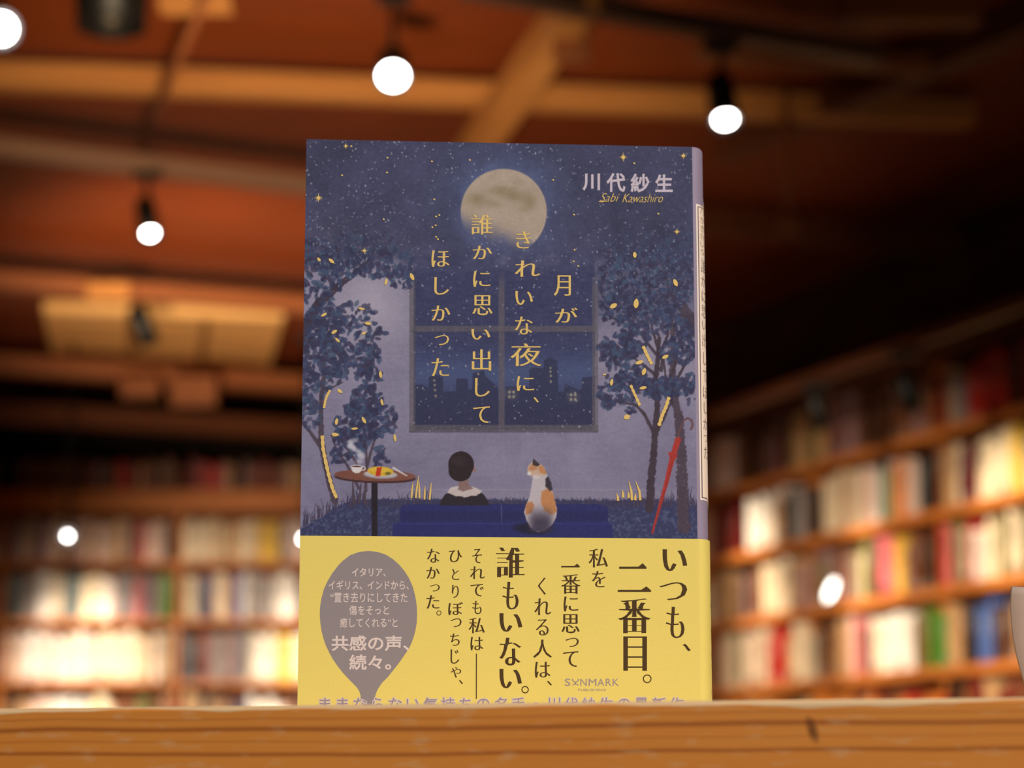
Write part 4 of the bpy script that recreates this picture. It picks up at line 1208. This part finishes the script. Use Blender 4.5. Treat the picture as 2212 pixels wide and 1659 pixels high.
for nm, m_, grow, off in (('lettering_outline', M_pale, 0.055, ob2), ('lower_lettering', M_lilac, 0.006, ob2 + 0.00002)):
    ink = Ink()
    for k, ch in enumerate('ままならない気持ちの名手・川代紗生の最新作'):
        g = glyph(ch, 0.006, 0.006)
        cx = 702 + 37.95 * k
        hw, hh = 15.0 * min(1, g[2] / 0.9), 15.2 * min(1, g[3] / 0.9)
        if grow > 0.01: hw, hh = hw + 1.6, hh + 1.6
        ink.char(ch, cx - hw, 1522 - hh, cx + hw, 1522 + hh, off, grow, grow)
    ink.done(nm, m_, band)
ink = Ink()
ink.line('S', 1219.5, 1466, 1232, 1482, OB, .008, .008)
for s, x0, x1 in (('N', 1253, 1267), ('M', 1271, 1288), ('A', 1290, 1305), ('R', 1308, 1320), ('K', 1323, 1336)):
    ink.line(s, x0, 1466.4, x1, 1481.6, OB, .006, .006)
foil = ink
def thick(pts, w_):
    L_, R_ = [], []
    for k, (x, y) in enumerate(pts):
        a = pts[max(k - 1, 0)]; b_ = pts[min(k + 1, len(pts) - 1)]
        dx, dy = b_[0] - a[0], b_[1] - a[1]; l = math.hypot(dx, dy)
        L_.append((x - dy / l * w_ / 2, y + dx / l * w_ / 2)); R_.append((x + dy / l * w_ / 2, y - dx / l * w_ / 2))
    k = len(pts)
    ink.shape(L_ + R_, [[i, i + 1, k + i + 1, k + i] for i in range(k - 1)], OB)
thick([(1236, 1466.5), (1237, 1470.5), (1240, 1473.2), (1243, 1473.8), (1246, 1473), (1248.5, 1470), (1249, 1466.5)], 2.4)
thick([(1242.5, 1473), (1242.5, 1478)], 2.2)
thick([(1236.5, 1480.5), (1239, 1478.4), (1242.5, 1477.6), (1246, 1478.4), (1249, 1480.5)], 2.2)
ink.line('PUBLISHING', 1248.6, 1488, 1308, 1493, OB, .004, .004)
ink.done('publisher_mark', M_blue, band, 'grey publisher mark at the lower right')

# ------------------------------------------------ the round spine: label panel and writing
arc = [(BK_W / 2, -BK_T / 2)] + section(0.0)[2:-2] + [(BK_W / 2, BK_T / 2)]
cum = [0.0]
for a, b_ in zip(arc, arc[1:]): cum.append(cum[-1] + math.hypot(b_[0] - a[0], b_[1] - a[1]))
ARC = cum[-1]
def on_spine(s, off):
    s = min(max(s, 0.0), ARC - 1e-9)
    k = max(i for i, c in enumerate(cum[:-1]) if c <= s)
    t = (s - cum[k]) / (cum[k + 1] - cum[k])
    x, y = arc[k][0] + (arc[k + 1][0] - arc[k][0]) * t, arc[k][1] + (arc[k + 1][1] - arc[k][1]) * t
    nx, ny = (x - BK_W / 2) / BULGE ** 2, y / (BK_T / 2) ** 2
    l = math.hypot(nx, ny)
    return x + nx / l * off, y + ny / l * off
def zpx(py): return cov(1507, py)[1]
class SpineInk:
    def __init__(self): self.bm = bmesh.new()
    def shape(self, pts, faces, off):
        vs = []
        for s, z in pts:
            x, y = on_spine(s, off)
            vs.append(self.bm.verts.new((x, y, z)))
        for f in faces:
            try:
                f = self.bm.faces.new([vs[i] for i in f]); f.normal_update()
                if f.normal.x < 0: f.normal_flip()
            except ValueError: pass
    def grid(self, s0, s1, zf0, zf1, off, n=26):
        pts = []
        for k in range(n + 1):
            s = s0 + (s1 - s0) * k / n
            pts += [(s, zf0(s)), (s, zf1(s))]
        self.shape(pts, [[2 * k, 2 * k + 1, 2 * k + 3, 2 * k + 2] for k in range(n)], off)
    def done(self, name, m, parent, label=None):
        o = obj(name, self.bm, m, parent)
        if label: o['label'] = label
        return o
MIDS = ARC / 2
LAB = MIDS - 0.0011                                     # half width of the label on the arc
zt_, zb_ = zpx(424), zpx(1096)
def ztop(d):                                     # stepped top edge: shoulder then a raised centre
    def f(s):
        u = abs(s - MIDS)
        sh = 0.0042 * (1 - min(max((u - 0.0048) / 0.0028, 0), 1)) ** 1.2
        return zt_ - 0.0025 + sh - d
    return f
def zbot(d):
    g = ztop(0)
    return lambda s: zb_ - (g(s) - zt_) + d
sk = SpineInk(); sk.grid(MIDS - LAB, MIDS + LAB, zbot(0), ztop(0), 0.0001); sk.done('spine_label', mat('label_white', rgb(244, 230, 220), 0.55), bk, 'white label panel on the spine')
sk = SpineInk(); sk.grid(MIDS - LAB + 0.0007, MIDS + LAB - 0.0007, zbot(0.0007), ztop(0.0007), 0.00016); sk.done('spine_rule', mat('rule_ink', rgb(96, 82, 104), 0.55), bk)
sk = SpineInk(); sk.grid(MIDS - LAB + 0.001, MIDS + LAB - 0.001, zbot(0.001), ztop(0.001), 0.00022); sk.done('spine_panel', mat('panel_cream', rgb(246, 228, 212), 0.55), bk)
def s_phi(deg):                                  # arc length at an angle of the round back (0 = its middle)
    a = math.radians(deg); k = (a + math.pi / 2) / math.pi * SPN
    i = min(int(k), SPN - 1)
    return cum[i] + (cum[i + 1] - cum[i]) * (k - i)
def spine_chars(seq, half, off, m, name, parent, mid_s=None, dx=0.0, dy=-0.014):
    sk = SpineInk()
    ms = MIDS if mid_s is None else mid_s
    for ch, y0, y1 in seq:
        g = glyph(ch, dx, dy)
        hw = half * min(1.0, g[2] / 0.9)
        z0, z1 = zpx(y0), zpx(y1)
        sk.shape([(ms - hw + u * 2 * hw, z0 + v * (z1 - z0)) for u, v in g[0]], g[1], off)
    return sk.done(name, m, parent)
spine_chars([('月', 438, 458), ('が', 463, 478), ('き', 482, 496), ('れ', 500, 514), ('い', 518, 530), ('な', 534, 546)], 0.0026, 0.0003, mat('spine_gold', rgb(206, 184, 152), 0.5), 'spine_title_lettering', bk, s_phi(-46))
spine_chars([('誰', 554, 585), ('か', 592, 614), ('に', 624, 648), ('思', 655, 682), ('い', 690, 708), ('出', 717, 746), ('し', 758, 784), ('て', 796, 820), ('ほ', 832, 856), ('し', 866, 890), ('か', 901, 924), ('つ', 936, 950), ('た', 962, 988)], 0.0027, 0.0003, mat('spine_ink', rgb(116, 98, 104), 0.5), 'spine_lettering', bk, s_phi(-43), -0.014, -0.018)
spine_chars([('川', 1246, 1276), ('代', 1290, 1330), ('紗', 1346, 1382), ('生', 1400, 1436)], 0.0042, OB + 0.0001, M_inkbrown, 'spine_band_lettering', band, s_phi(-13))
spine_chars([('S', 1487, 1498), ], 0.0006, OB + 0.0001, M_blue, 'spine_mark', band, s_phi(-38), 0.005, 0.005)
spine_chars([('U', 1487, 1498), ], 0.0006, OB + 0.0001, M_blue, 'spine_mark', band, s_phi(-32), 0.005, 0.005)
spine_chars([('N', 1487, 1498), ], 0.0006, OB + 0.0001, M_blue, 'spine_mark', band, s_phi(-26), 0.005, 0.005)
bpy.data.objects.remove(_to)

# ---------------------------------------------------------------- curled sheet at the right end of the counter
def sheet():
    edge = [(2186, 1267), (2184, 1285), (2183, 1310), (2185, 1345), (2189, 1380), (2196, 1415), (2205, 1450), (2217, 1490), (2238, 1546)]
    Yd = 0.705
    bm = bmesh.new()
    rows = []
    for px, py in edge:
        p = at_y(px, py, Yd)
        rows.append([bm.verts.new((p.x + 0.012 * k, p.y - 0.0012 * k * k * 0.25 + 0.004 * k, max(p.z - 0.0003 * k * k, ZT + 0.0009))) for k in range(9)])
    for a, b_ in zip(rows, rows[1:]):
        for k in range(8):
            bm.faces.new((a[k], b_[k], b_[k + 1], a[k + 1]))
    o = obj('paper_sheet', bm, paper('sheet_paper', (184, 162, 150)), None, True)
    md = o.modifiers.new('thickness', 'SOLIDIFY'); md.thickness = 0.0008; md.offset = 0
    tag(o, 'curled pale blank paper sheet standing at the right end of the counter', 'paper')
sheet()
